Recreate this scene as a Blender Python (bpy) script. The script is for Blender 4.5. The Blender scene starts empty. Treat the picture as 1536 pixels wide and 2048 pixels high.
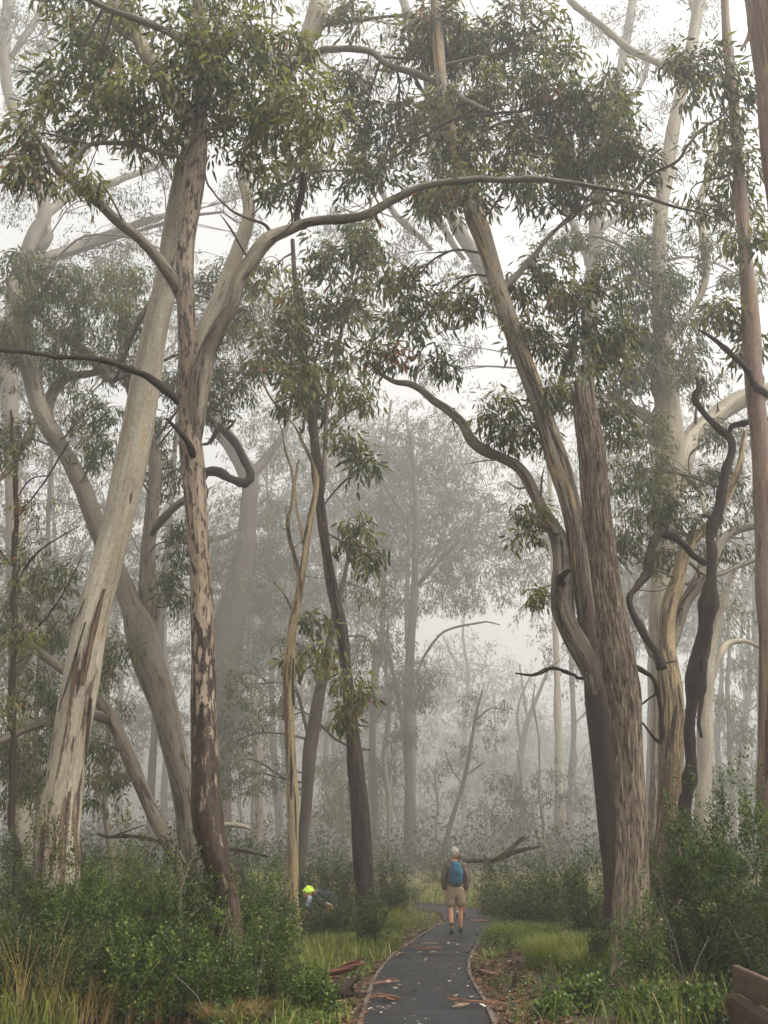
import bpy, math, random
import numpy as np
from mathutils import Vector
C = bpy.context.scene.collection
scn = bpy.context.scene
RNG = np.random.default_rng(7)
random.seed(7)
# ------------------------------------------------------------------ camera
F = 1750.0                       # focal length in pixels of the 1536x2048 photograph
TH = math.atan((1715 - 1024) / F)
CZ = 1.6
cam = bpy.data.cameras.new('camera'); camo = bpy.data.objects.new('camera', cam); C.objects.link(camo)
camo.location = (0, 0, CZ); camo.rotation_euler = (math.pi / 2 + TH, 0, 0)
cam.sensor_fit = 'VERTICAL'; cam.sensor_height = 36; cam.lens = 36 * F / 2048
cam.clip_start = 0.1; cam.clip_end = 2000
scn.camera = camo
# ------------------------------------------------------------------ sky, sun, exposure
SUN_EL, SUN_AZ = math.radians(56), math.radians(115)
w = bpy.data.worlds.new('World'); scn.world = w; w.use_nodes = True
nt = w.node_tree; nt.nodes.clear()
sky = nt.nodes.new('ShaderNodeTexSky'); sky.sky_type = 'NISHITA'; sky.sun_disc = False
sky.sun_elevation = SUN_EL; sky.sun_rotation = SUN_AZ; sky.dust_density = 4; sky.air_density = 1.0; sky.ozone_density = 1
hs = nt.nodes.new('ShaderNodeHueSaturation'); hs.inputs['Saturation'].default_value = 0.02
hs.inputs['Value'].default_value = 1.0
bg = nt.nodes.new('ShaderNodeBackground'); bg.inputs['Strength'].default_value = 0.15
out = nt.nodes.new('ShaderNodeOutputWorld')
nt.links.new(sky.outputs[0], hs.inputs['Color']); nt.links.new(hs.outputs[0], bg.inputs[0]); nt.links.new(bg.outputs[0], out.inputs[0])
sl = bpy.data.lights.new('sun', 'SUN'); sl.energy = 1.5; sl.angle = math.radians(25); sl.color = (1, .93, .82)
so = bpy.data.objects.new('sun', sl); C.objects.link(so); so.location = (0, 0, 60)
sd = Vector((math.sin(SUN_AZ) * math.cos(SUN_EL), math.cos(SUN_AZ) * math.cos(SUN_EL), math.sin(SUN_EL)))
so.rotation_euler = (-sd).to_track_quat('-Z', 'Y').to_euler()
scn.view_settings.view_transform = 'Standard'; scn.view_settings.look = 'None'
scn.view_settings.exposure = 1.34; scn.view_settings.gamma = 1; scn.view_settings.use_curve_mapping = False
HAZE = 0.0043
cy = scn.cycles
cy.max_bounces = 7; cy.diffuse_bounces = 3; cy.glossy_bounces = 2; cy.transmission_bounces = 3; cy.transparent_max_bounces = 4
cy.volume_bounces = 4; cy.use_denoising = True; cy.use_adaptive_sampling = False
cy.sample_clamp_indirect = 6
try:
    cy.denoiser = 'OPENIMAGEDENOISE'; cy.denoising_input_passes = 'RGB_ALBEDO_NORMAL'; cy.denoising_prefilter = 'ACCURATE'
except Exception: pass

# ------------------------------------------------------------------ projection helpers
cth, sth = math.cos(TH), math.sin(TH)
def ray(px, py):
    a, b = px - 768, 1024 - py
    return np.array([a, F * cth - b * sth, F * sth + b * cth])
def P(px, py, d):
    r = ray(px, py); t = d / r[1]
    return np.array([r[0] * t, d, CZ + r[2] * t])
def tpx(py, d): return d / (F * cth - (1024 - py) * sth)
def ground(x, y):
    x = np.asarray(x, float); y = np.asarray(y, float)
    s = np.maximum(0, y - 26)
    z = np.where(s < 200, .00013 * s * s, .00013 * 40000 + .052 * (s - 200)) + .0009 * np.maximum(0, y - 235) ** 2
    side = np.clip((np.abs(x - .4) - 1.6) / 2.5, 0, 1)
    z = z + side * (.07 * np.sin(x * 1.1 + 1) * np.cos(y * .7) + .05 * np.sin(x * 2.3 + y * 1.7))
    return z
def G(px, py, z=0.0):
    r = ray(px, py); t = 1.0
    lo, hi = 1.0, 150.0
    for k in range(50):
        m = (lo + hi) / 2
        p = r * (m / r[1]) + np.array([0, 0, CZ])
        if p[2] > float(ground(p[0], p[1])) + z: lo = m
        else: hi = m
    return p
# value noise
def _h(i, j, k, s):
    n = (i * 374761393 + j * 668265263 + k * 2147483647 + s * 1274126177) & 0xffffffff
    n = ((n ^ (n >> 13)) * 1274126177) & 0xffffffff
    return ((n ^ (n >> 16)) & 0xffff) / 65535.0
def vn(p, s=0):
    p = np.asarray(p, float); i = np.floor(p).astype(np.int64); f = p - i; f = f * f * (3 - 2 * f)
    r = 0
    for dx in (0, 1):
        for dy in (0, 1):
            for dz in (0, 1):
                wgt = (f[..., 0] if dx else 1 - f[..., 0]) * (f[..., 1] if dy else 1 - f[..., 1]) * (f[..., 2] if dz else 1 - f[..., 2])
                r = r + wgt * _h(i[..., 0] + dx, i[..., 1] + dy, i[..., 2] + dz, s)
    return r * 2 - 1

# ------------------------------------------------------------------ mesh building
class MB:
    def __init__(s): s.V = []; s.Fs = []; s.n = 0; s.A = {}
    def add(s, V, Fl, **att):
        V = np.asarray(V, float)
        for k in att:
            s.A.setdefault(k, [])
            need = s.n - sum(len(a) for a in s.A[k])
            if need > 0:
                s.A[k].append(np.zeros((need,) + np.asarray(att[k]).shape[1:]))
            s.A[k].append(np.asarray(att[k], float))
        s.V.append(V)
        for f in Fl: s.Fs.append(np.asarray(f, np.int64) + s.n)
        s.n += len(V)
    def build(s, name, mat, parent=None, origin=(0, 0, 0), smooth=True, kind=None):
        V = np.concatenate(s.V) if s.V else np.zeros((0, 3))
        V = V - np.asarray(origin)
        me = bpy.data.meshes.new(name)
        me.vertices.add(len(V)); me.vertices.foreach_set('co', V.astype(np.float32).ravel())
        loops = np.concatenate([f.ravel() for f in s.Fs]); tot = np.concatenate([np.full(len(f), f.shape[1]) for f in s.Fs])
        st = np.concatenate([[0], np.cumsum(tot)[:-1]])
        me.loops.add(len(loops)); me.loops.foreach_set('vertex_index', loops.astype(np.int32))
        me.polygons.add(len(tot)); me.polygons.foreach_set('loop_start', st.astype(np.int32))
        try: me.polygons.foreach_set('loop_total', tot.astype(np.int32))
        except Exception: pass
        me.polygons.foreach_set('use_smooth', np.full(len(tot), smooth))
        for k, L in s.A.items():
            a = np.concatenate(L)
            if len(a) < len(V): a = np.concatenate([a, np.zeros((len(V) - len(a),) + a.shape[1:])])
            if a.ndim == 1:
                at = me.attributes.new(k, 'FLOAT', 'POINT'); at.data.foreach_set('value', a.astype(np.float32))
            else:
                at = me.attributes.new(k, 'FLOAT_VECTOR', 'POINT'); at.data.foreach_set('vector', a.astype(np.float32).ravel())
        me.update(calc_edges=True); me.validate()
        me.materials.append(mat)
        o = bpy.data.objects.new(name, me); C.objects.link(o)
        if parent is not None: o.parent = parent
        else: o.location = origin
        if kind: o['kind'] = kind
        return o
def tag(o, label=None, cat=None, group=None, kind=None):
    if label: o['label'] = label
    if cat: o['category'] = cat
    if group: o['group'] = group
    if kind: o['kind'] = kind
    return o
def empty(name, loc, label, cat, group=None):
    o = bpy.data.objects.new(name, None); C.objects.link(o); o.location = loc; o.empty_display_size = .2
    return tag(o, label, cat, group)

def spline(pts, step):
    """Catmull-Rom through rows of any width (first three columns are the place)"""
    pts = np.asarray(pts, float)
    if len(pts) == 2: pts = np.array([pts[0], (pts[0] + pts[1]) / 2, pts[1]])
    q = np.vstack([2 * pts[0] - pts[1], pts, 2 * pts[-1] - pts[-2]])
    res = []
    for i in range(1, len(q) - 2):
        L = np.linalg.norm(q[i + 1][:3] - q[i][:3]); n = max(1, int(L / step))
        t = np.linspace(0, 1, n, endpoint=False)[:, None]
        a, b, c, d = q[i - 1], q[i], q[i + 1], q[i + 2]
        res.append(.5 * ((2 * b) + (-a + c) * t + (2 * a - 5 * b + 4 * c - d) * t ** 2 + (-a + 3 * b - 3 * c + d) * t ** 3))
    res.append(pts[-1:]); return np.vstack(res)
def tube(mb, path, rad, sides=8, amp=0.0, kr=3.0, kz=1.0, seed=0, rough=None, cap=True, jag=0):
    path = np.asarray(path, float); rad = np.asarray(rad, float); n = len(path)
    T = np.gradient(path, axis=0); T /= np.linalg.norm(T, axis=1)[:, None] + 1e-9
    N = np.zeros_like(path)
    a = np.cross(T[0], [0, 1, .01]); a /= np.linalg.norm(a) + 1e-9; N[0] = a
    for i in range(1, n):
        a = N[i - 1] - T[i] * np.dot(N[i - 1], T[i]); N[i] = a / (np.linalg.norm(a) + 1e-9)
    B = np.cross(T, N)
    u = np.linspace(0, 2 * math.pi, sides, endpoint=False)
    L = np.concatenate([[0], np.cumsum(np.linalg.norm(np.diff(path, axis=0), axis=1))])
    cu, su = np.cos(u)[None, :], np.sin(u)[None, :]
    r0 = rad[:, None]; Lz = np.repeat(L[:, None], sides, 1)
    off = seed * 3.7
    if amp:
        q = np.stack([cu * kr * np.ones_like(r0) + off, su * kr * np.ones_like(r0), Lz * kz], -1)
        nz = vn(q, 1) * .6 + vn(q * [2.3, 2.3, 2.0], 2) * .4
        q2 = np.stack([cu * 1.0 * np.ones_like(r0) + off, su * np.ones_like(r0), Lz * .9], -1)
        r = r0 * (1 + amp * nz + .07 * vn(q2, 3))
    else: r = np.repeat(r0, sides, 1)
    V = path[:, None, :] + N[:, None, :] * (r * cu)[..., None] + B[:, None, :] * (r * su)[..., None]
    if jag:
        k = int(max(1, min(n - 1, jag)))
        jz = (np.abs(vn(np.stack([u * 1.9 + off, u * 0, u * 0], -1), 9)) * 1.2 + .3 * np.abs(vn(np.stack([u * 5.1 + off, u * 0, u * 0], -1), 8)))
        V[-1] += T[-1] * (jz * rad[-1] * 2.6)[:, None]
    bark = np.stack([r0 * cu + off, r0 * su, Lz + off], -1)
    V = V.reshape(-1, 3); bark = bark.reshape(-1, 3)
    i = np.arange(n - 1)[:, None] * sides; j = np.arange(sides)[None, :]; j2 = (j + 1) % sides
    Fq = np.stack([i + j, i + j2, i + sides + j2, i + sides + j], -1).reshape(-1, 4)
    rg = np.zeros(n) if rough is None else np.asarray(rough, float)
    rg = np.repeat(rg, sides)
    if cap:
        cdepth = -rad[-1] * .8 if jag else rad[-1] * .3
        V = np.vstack([V, path[-1] + T[-1] * cdepth]); bark = np.vstack([bark, [off, 0, L[-1] + off]]); rg = np.append(rg, rg[-1])
        top = (n - 1) * sides
        Ft = np.stack([top + j[0], top + j2[0], np.full(sides, len(V) - 1)], -1)
        mb.add(V, [Fq, Ft], bark=bark, rough=rg)
    else: mb.add(V, [Fq], bark=bark, rough=rg)

def leaves(mb, pos, dirn, L, W, tone, curl=.25, shape='gum'):
    """many leaves: pos (n,3), direction (n,3), length, width, tone"""
    n = len(pos)
    if n == 0: return
    dirn = dirn / (np.linalg.norm(dirn, axis=1)[:, None] + 1e-9)
    r = RNG.normal(size=(n, 3)); s = np.cross(dirn, r); s /= np.linalg.norm(s, axis=1)[:, None] + 1e-9
    up = np.cross(s, dirn)
    L = np.broadcast_to(L, n)[:, None]; W = np.broadcast_to(W, n)[:, None]
    cu = (RNG.normal(size=(n, 1)) * curl) * L
    if shape == 'far':
        V = np.stack([pos, pos + dirn * L * .45 + s * W + cu * .4 * up, pos + dirn * L, pos + dirn * L * .5 - s * W + cu * .4 * up], 1)
        b = np.arange(n)[:, None] * 4
        Fl = [np.hstack([b, b + 1, b + 2, b + 3])]; k = 4
    else:
        m1, m2, w2 = (.3, .68, .75) if shape == 'gum' else (.35, .75, .8)
        c1 = cu * .25; c2 = cu * .55
        V = np.stack([pos,
                      pos + dirn * L * m1 + s * (W + c1), pos + dirn * L * m1 + s * (-W + c1) ,
                      pos + dirn * L * m2 + s * (W * w2 + c2) - up * W * .5, pos + dirn * L * m2 + s * (-W * w2 + c2) - up * W * .5,
                      pos + dirn * L + s * cu], 1)
        b = np.arange(n)[:, None] * 6
        Fl = [np.hstack([b, b + 1, b + 2]), np.hstack([b + 3, b + 5, b + 4]), np.hstack([b + 1, b + 3, b + 4, b + 2])]; k = 6
    mb.add(V.reshape(-1, 3), Fl, tone=np.repeat(tone, k))

# ------------------------------------------------------------------ materials
def nodes(name):
    m = bpy.data.materials.new(name); m.use_nodes = True; t = m.node_tree; t.nodes.clear()
    o = t.nodes.new('ShaderNodeOutputMaterial'); return m, t, o
def N(t, typ, ins=None, **kw):
    n = t.nodes.new(typ)
    for k, v in kw.items(): setattr(n, k, v)
    for k, v in (ins or {}).items():
        if hasattr(v, 'is_output') or isinstance(v, bpy.types.NodeSocket): t.links.new(v, n.inputs[k])
        else: n.inputs[k].default_value = v
    return n
def ramp(t, fac, stops, interp='LINEAR'):
    r = t.nodes.new('ShaderNodeValToRGB'); t.links.new(fac, r.inputs[0]); e = r.color_ramp; e.interpolation = interp
    while len(e.elements) < len(stops): e.elements.new(.5)
    for el, (p, c) in zip(e.elements, stops):
        el.position = p; el.color = (*c, 1) if len(c) == 3 else c
    return r.outputs[0]
def mixc(t, fac, a, b, mode='MIX'):
    m = N(t, 'ShaderNodeMix', data_type='RGBA', blend_type=mode)
    for i, v in ((0, fac), (6, a), (7, b)):
        if isinstance(v, bpy.types.NodeSocket): t.links.new(v, m.inputs[i])
        elif i == 0: m.inputs[0].default_value = v
        else: m.inputs[i].default_value = (*v, 1)
    return m.outputs[2]
def mth(t, op, a, b=0.0, clamp=False):
    m = N(t, 'ShaderNodeMath', operation=op, use_clamp=clamp)
    for i, v in ((0, a), (1, b)):
        if isinstance(v, bpy.types.NodeSocket): t.links.new(v, m.inputs[i])
        else: m.inputs[i].default_value = v
    return m.outputs[0]
def noise(t, vec, scale, sc3=(1, 1, 1), detail=3, rough=.55):
    mp = N(t, 'ShaderNodeMapping', {'Vector': vec, 'Scale': sc3})
    return N(t, 'ShaderNodeTexNoise', {'Vector': mp.outputs[0], 'Scale': scale, 'Detail': detail, 'Roughness': rough}).outputs['Fac']
def bark_mat(name, pale, mid, dark, cover=.5, orange=.0, fibre=.35, rough=.6, bump=.5, patch=1.0, strip=0.12, foot=None, oth=.6, foot_k=.5):
    m, t, o = nodes(name)
    vec = N(t, 'ShaderNodeAttribute', attribute_name='bark').outputs['Vector']
    rg = N(t, 'ShaderNodeAttribute', attribute_name='rough').outputs['Fac']
    n1 = noise(t, vec, 1.0, (3.2, 3.2, .55), 3)
    n2 = noise(t, vec, 1.0, (11 * patch, 11 * patch, 11 * strip * patch), 5, .62)
    n3 = noise(t, vec, 1.0, (70, 70, 4), 3, .6)
    n5 = noise(t, vec, 1.0, (26, 26, 14), 3, .6)
    col = mixc(t, ramp(t, n1, [(.35, (0, 0, 0)), (.65, (1, 1, 1))]), pale, mid)
    streak = noise(t, vec, 1.0, (22, 22, .8), 3, .5)
    col = mixc(t, ramp(t, streak, [(.42, (0, 0, 0)), (.7, (.55, .55, .55))]), col, tuple(c * .62 for c in mid))
    if orange:
        n4 = noise(t, vec, 1.0, (5, 5, .8), 3)
        col = mixc(t, ramp(t, n4, [(oth, (0, 0, 0)), (oth + .07, (orange,) * 3)]), col, (.42, .27, .10))
    th = mth(t, 'ADD', n2, mth(t, 'MULTIPLY', mth(t, 'SUBTRACT', rg, .5), .42))
    e0 = .5 + (.5 - cover) * .45
    mask = ramp(t, th, [(e0, (0, 0, 0)), (e0 + .035, (1, 1, 1))])
    dk = mixc(t, ramp(t, streak, [(.35, (0, 0, 0)), (.65, (1, 1, 1))]), tuple(c * .75 for c in dark), tuple(min(1, c * 3.0) for c in dark))
    dk = mixc(t, ramp(t, n5, [(.5, (0, 0, 0)), (.62, (.8, .8, .8))]), dk, tuple(min(1, c * 1.2 + m_ * .22) for c, m_ in zip(dark, mid)))
    if foot: dk = mixc(t, ramp(t, rg, [(.78, (0, 0, 0)), (1.0, (foot_k,) * 3)]), dk, mixc(t, n1, foot, tuple(c * .35 for c in foot)))
    col = mixc(t, mask, col, dk)
    fb = ramp(t, n3, [(.3, (1 - fibre,) * 3), (.7, (1 + fibre * .35,) * 3)])
    col = mixc(t, 1.0, col, fb, 'MULTIPLY')
    col = mixc(t, 1.0, col, ramp(t, n5, [(.3, (.72,) * 3), (.7, (1.1,) * 3)]), 'MULTIPLY')
    h = mth(t, 'ADD', mth(t, 'MULTIPLY', mask, .6), mth(t, 'ADD', mth(t, 'MULTIPLY', n3, .5), mth(t, 'MULTIPLY', n5, .35)))
    bp = N(t, 'ShaderNodeBump', {'Height': h, 'Strength': bump, 'Distance': .02})
    b = N(t, 'ShaderNodeBsdfPrincipled', {'Base Color': col, 'Roughness': rough, 'Normal': bp.outputs[0], 'Specular IOR Level': .22})
    t.links.new(b.outputs[0], o.inputs[0]); return m
def leaf_mat(name, stops, trans=.3, rough=.5, spec=.22):
    m, t, o = nodes(name)
    tn = N(t, 'ShaderNodeAttribute', attribute_name='tone').outputs['Fac']
    col = ramp(t, tn, stops)
    b = N(t, 'ShaderNodeBsdfPrincipled', {'Base Color': col, 'Roughness': rough, 'Specular IOR Level': spec})
    tr = N(t, 'ShaderNodeBsdfTranslucent', {'Color': mixc(t, 1.0, col, (1.35, 1.45, .8), 'MULTIPLY')})
    mx = N(t, 'ShaderNodeMixShader', {0: trans, 1: b.outputs[0], 2: tr.outputs[0]})
    t.links.new(mx.outputs[0], o.inputs[0]); return m
def simple(name, col, rough=.7, var=.25, scale=12, bump=.0, spec=.4, sc3=(1, 1, 1)):
    m, t, o = nodes(name)
    vec = N(t, 'ShaderNodeTexCoord').outputs['Object']
    n = noise(t, vec, scale, sc3, 4)
    c = mixc(t, 1.0, col, ramp(t, n, [(.3, (1 - var,) * 3), (.7, (1 + var * .6,) * 3)]), 'MULTIPLY')
    ins = {'Base Color': c, 'Roughness': rough, 'Specular IOR Level': spec}
    if bump: ins['Normal'] = N(t, 'ShaderNodeBump', {'Height': n, 'Strength': bump, 'Distance': .02}).outputs[0]
    b = N(t, 'ShaderNodeBsdfPrincipled', ins); t.links.new(b.outputs[0], o.inputs[0]); return m

M = {}
M['pale'] = bark_mat('smooth_pale_gum_bark', (.42, .37, .275), (.28, .235, .165), (.060, .038, .024), cover=.36, orange=.35, fibre=.22, patch=.8, bump=.35)
M['mottle'] = bark_mat('mottled_brown_bark', (.33, .255, .18), (.185, .132, .088), (.022, .014, .009), cover=.50, orange=.1, fibre=.4, patch=1.5, strip=.25, foot=(.12, .052, .032))
M['grey'] = bark_mat('grey_brown_gum_bark', (.25, .212, .152), (.15, .12, .082), (.035, .024, .016), cover=.40, fibre=.35, patch=.8)
M['limb'] = bark_mat('limb_bark', (.25, .21, .15), (.10, .078, .053), (.028, .02, .014), cover=.42, fibre=.3, patch=1.1)
M['stringy'] = bark_mat('stringy_rough_bark', (.34, .265, .19), (.21, .155, .108), (.055, .036, .024), cover=.50, fibre=.7, patch=4.5, strip=.07, bump=1.0, rough=.85)
M['darkbark'] = bark_mat('dark_furrowed_bark', (.12, .085, .058), (.06, .042, .03), (.016, .012, .009), cover=.5, fibre=.55, patch=1.6, strip=.07, bump=1.0, rough=.8)
M['j2'] = bark_mat('shedding_gum_bark', (.34, .28, .20), (.21, .16, .11), (.035, .022, .015), cover=.45, foot=(.045, .028, .019), foot_k=.85, oth=.54, orange=.8, fibre=.45, patch=.8, strip=.05, bump=.8)
M['yellow'] = bark_mat('yellow_gum_bark', (.46, .36, .20), (.31, .22, .11), (.06, .035, .02), cover=.42, fibre=.35, patch=1.4, strip=.06)
M['red'] = bark_mat('red_brown_gum_bark', (.27, .19, .14), (.19, .115, .08), (.07, .032, .02), cover=.45, orange=.5, fibre=.3, patch=.7, strip=.06)
M['dead'] = bark_mat('wet_dead_wood', (.060, .036, .022), (.024, .016, .011), (.007, .006, .005), cover=.5, fibre=.6, patch=2, strip=.1, bump=1.0, rough=.8)
M['deadlight'] = bark_mat('weathered_dead_wood', (.24, .17, .12), (.12, .085, .06), (.03, .022, .018), cover=.5, fibre=.6, patch=2, strip=.1, bump=1.0)
M['twig'] = bark_mat('twig_bark', (.17, .14, .10), (.09, .07, .05), (.035, .026, .02), cover=.4, fibre=.2)
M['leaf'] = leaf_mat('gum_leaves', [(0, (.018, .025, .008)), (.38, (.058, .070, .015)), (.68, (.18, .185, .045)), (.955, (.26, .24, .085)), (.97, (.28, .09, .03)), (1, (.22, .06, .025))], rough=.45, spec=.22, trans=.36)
M['leafmid'] = leaf_mat('mid_gum_leaves', [(0, (.024, .034, .014)), (.5, (.068, .082, .022)), (.9, (.17, .175, .055)), (.985, (.18, .16, .07)), (1, (.2, .08, .04))])
M['leaffar'] = leaf_mat('far_gum_leaves', [(0, (.018, .024, .011)), (.6, (.045, .052, .021)), (1, (.09, .095, .04))])
M['bush'] = leaf_mat('glossy_bush_leaves', [(0, (.014, .028, .006)), (.5, (.055, .098, .016)), (.85, (.13, .20, .032)), (.97, (.20, .25, .05)), (1, (.30, .28, .07))], rough=.38, spec=.35)
M['bushdark'] = leaf_mat('dark_bush_leaves', [(0, (.012, .021, .006)), (.5, (.043, .066, .015)), (.9, (.115, .150, .030)), (1, (.18, .17, .05))], rough=.45)
M['bushgrey'] = leaf_mat('grey_green_bush_leaves', [(0, (.026, .036, .014)), (.6, (.066, .085, .03)), (.95, (.12, .13, .055)), (1, (.20, .14, .07))], rough=.55)
M['bushyellow'] = leaf_mat('yellow_green_leaves', [(0, (.032, .045, .012)), (.6, (.10, .125, .026)), (1, (.28, .26, .05))])
M['grass'] = leaf_mat('green_grass', [(0, (.055, .075, .014)), (.6, (.17, .195, .036)), (.85, (.26, .25, .07)), (1, (.42, .33, .15))], rough=.55)
M['straw'] = leaf_mat('dry_straw', [(0, (.13, .08, .03)), (.5, (.30, .20, .085)), (1, (.48, .36, .17))], rough=.6, trans=.2)
M['litter'] = leaf_mat('fallen_leaf', [(0, (.035, .02, .012)), (.5, (.11, .055, .03)), (.8, (.22, .10, .05)), (.93, (.36, .20, .10)), (1, (.45, .42, .32))], trans=.05, rough=.5)

# ------------------------------------------------------------------ ground
def ground_mat():
    m, t, o = nodes('forest_floor')
    vec = N(t, 'ShaderNodeTexCoord').outputs['Object']
    a = noise(t, vec, .6, (1, 1, 1), 4); b_ = noise(t, vec, 9, (1, 1, 1), 5, .7); c = noise(t, vec, 45, (1, 1, 1), 3)
    col = mixc(t, ramp(t, a, [(.4, (0, 0, 0)), (.62, (1, 1, 1))]), (.045, .03, .018), (.026, .036, .012))
    col = mixc(t, ramp(t, b_, [(.45, (0, 0, 0)), (.6, (1, 1, 1))]), col, (.065, .036, .02))
    col = mixc(t, 1.0, col, ramp(t, c, [(.3, (.55,) * 3), (.7, (1.2,) * 3)]), 'MULTIPLY')
    bp = N(t, 'ShaderNodeBump', {'Height': b_, 'Strength': .8, 'Distance': .05})
    b = N(t, 'ShaderNodeBsdfPrincipled', {'Base Color': col, 'Roughness': .85, 'Normal': bp.outputs[0]})
    t.links.new(b.outputs[0], o.inputs[0]); return m
def make_ground():
    xs = np.concatenate([np.linspace(-240, -16, 50), np.linspace(-15.6, 16, 84), np.linspace(17, 240, 50)])
    ys = np.concatenate([np.linspace(-18, 6, 12), np.linspace(6.5, 40, 84), np.linspace(42, 455, 80)])
    X, Y = np.meshgrid(xs, ys); Z = ground(X, Y)
    V = np.stack([X, Y, Z], -1).reshape(-1, 3); nx = len(xs)
    i = np.arange(len(ys) - 1)[:, None] * nx; j = np.arange(nx - 1)[None, :]
    Fq = np.stack([i + j, i + j + 1, i + nx + j + 1, i + nx + j], -1).reshape(-1, 4)
    mb = MB(); mb.add(V, [Fq]); tag(mb.build('ground', ground_mat()), 'brown and green forest floor sloping up into the fog', kind='structure')
make_ground()

# path
PL = [(700, 2130), (727, 2048), (744, 1992), (760, 1952), (788, 1917), (815, 1896), (845, 1876), (872, 1857), (889, 1846), (893, 1838), (884, 1829), (862, 1824), (828, 1821)]
PR = [(1010, 2130), (980, 2048), (964, 2008), (941, 1970), (934, 1948), (937, 1920), (950, 1896), (974, 1871), (990, 1852), (991, 1843), (975, 1831), (935, 1819), (880, 1812), (826, 1808)]
PLw = spline([G(*p) for p in PL], .12); PRw = spline([G(*p) for p in PR], .12)
def resamp(p, n):
    L = np.concatenate([[0], np.cumsum(np.linalg.norm(np.diff(p[:, :2], axis=0), axis=1))])
    s = np.linspace(0, L[-1], n); return np.stack([np.interp(s, L, p[:, k]) for k in range(p.shape[1])], -1)
nP = 240
A_, B_ = resamp(PLw, nP), resamp(PRw, nP)
CEN = (A_ + B_) / 2; HW = np.linalg.norm(A_ - B_, axis=1) / 2
PPOLY = np.vstack([PLw, PRw[::-1]])[:, :2]; PEDGE = np.vstack([PLw, PRw])[::2, :2]
def on_path(x, y, margin=0.0):
    """inside the path, or nearer to its edge than the margin"""
    x = np.asarray(x, float); y = np.asarray(y, float); inside = np.zeros(len(x), bool)
    a = PPOLY[::2]; b = np.roll(a, -1, 0)
    for (x0, y0), (x1, y1) in zip(a, b):
        c = ((y0 > y) != (y1 > y))
        if c.any(): inside ^= c & (x < (x1 - x0) * (y - y0) / (y1 - y0 + 1e-12) + x0)
    if margin == 0: return inside
    d = np.full(len(x), 99.0)
    for ex, ey in PEDGE: d = np.minimum(d, (x - ex) ** 2 + (y - ey) ** 2)
    d = np.sqrt(d)
    return inside | (d < margin) if margin > 0 else inside & (d > -margin)
def path_mat():
    m, t, o = nodes('black_rubber_path_matting')
    vec = N(t, 'ShaderNodeTexCoord').outputs['Object']
    a = noise(t, vec, 2.2, (1, 1, 1), 4); c = noise(t, vec, 90, (1, 1, 1), 2)
    g1 = N(t, 'ShaderNodeTexVoronoi', {'Vector': vec, 'Scale': 60.0}).outputs['Distance']
    col = mixc(t, ramp(t, a, [(.35, (0, 0, 0)), (.65, (1, 1, 1))]), (.013, .014, .016), (.027, .028, .029))
    col = mixc(t, 1.0, col, ramp(t, c, [(.3, (.6,) * 3), (.7, (1.35,) * 3)]), 'MULTIPLY')
    bp = N(t, 'ShaderNodeBump', {'Height': g1, 'Strength': .5, 'Distance': .008})
    b = N(t, 'ShaderNodeBsdfPrincipled', {'Base Color': col, 'Roughness': .6, 'Normal': bp.outputs[0], 'Specular IOR Level': .2})
    t.links.new(b.outputs[0], o.inputs[0]); return m
mb = MB(); rows = []
for f in np.linspace(0, 1, 9):
    p = A_ * (1 - f) + B_ * f; p = p.copy(); p[:, 2] = ground(p[:, 0], p[:, 1]) + .035 + .012 * np.sin(f * math.pi) + .004 * vn(p * 2.0, 4); rows.append(p)
R = np.stack(rows, 1); k = 9
i = np.arange(nP - 1)[:, None] * k; j = np.arange(k - 1)[None, :]
mb.add(R.reshape(-1, 3), [np.stack([i + j, i + j + 1, i + k + j + 1, i + k + j], -1).reshape(-1, 4)])
tag(mb.build('path', path_mat()), 'dark grey rubber matting footpath winding into the forest', kind='structure')
# timber edging, board by board
M['edge'] = simple('weathered_grey_edging_timber', (.115, .09, .07), .8, .5, 30, .5, sc3=(1, 1, 6))
M['edge2'] = simple('weathered_edging_timber_browner', (.085, .062, .046), .8, .5, 24, .5)
def boxline(mb, p, q, wd, z0, z1, taper=1.0):
    p = np.array(p, float); q = np.array(q, float); d = q - p; d[2] = 0; d /= np.linalg.norm(d) + 1e-9; s = np.array([-d[1], d[0], 0]) * wd / 2
    V = [p + s + [0, 0, z0], p - s + [0, 0, z0], q - s + [0, 0, z0], q + s + [0, 0, z0], p + s + [0, 0, z1], p - s + [0, 0, z1], q - s + [0, 0, z1], q + s + [0, 0, z1]]
    mb.add(V, [[[0, 1, 2, 3], [7, 6, 5, 4], [0, 4, 5, 1], [1, 5, 6, 2], [2, 6, 7, 3], [3, 7, 4, 0]]])
def edging(P_, label, side):
    e = empty('path_edging', tuple(P_[0]), label, 'path edging', 'timber edging along the footpath')
    L = np.concatenate([[0], np.cumsum(np.linalg.norm(np.diff(P_[:, :2], axis=0), axis=1))]); s = 0; n = 0
    while s < L[-1] - .1:
        s2 = min(L[-1], s + .72 + .12 * random.random())
        p, q = [np.array([np.interp(v, L, P_[:, k]) for k in range(3)]) for v in (s, s2 - .012)]
        d = (q - p); nrm = np.array([-d[1], d[0], 0]); nrm /= np.linalg.norm(nrm) + 1e-9
        p = p + nrm * side * .03; q = q + nrm * side * .03
        p[2] = float(ground(p[0], p[1])); q[2] = float(ground(q[0], q[1]))
        mb = MB(); boxline(mb, p, q, .042 + .008 * random.random(), -.05, .052 + .015 * random.random())
        mb.build('board', M['edge'] if n % 3 else M['edge2'], e, origin=P_[0], smooth=False)
        s = s2; n += 1
edging(PLw, 'weathered timber boards edging the left side of the footpath', 1)
edging(PRw, 'weathered timber boards edging the right side of the footpath', -1)

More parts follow.
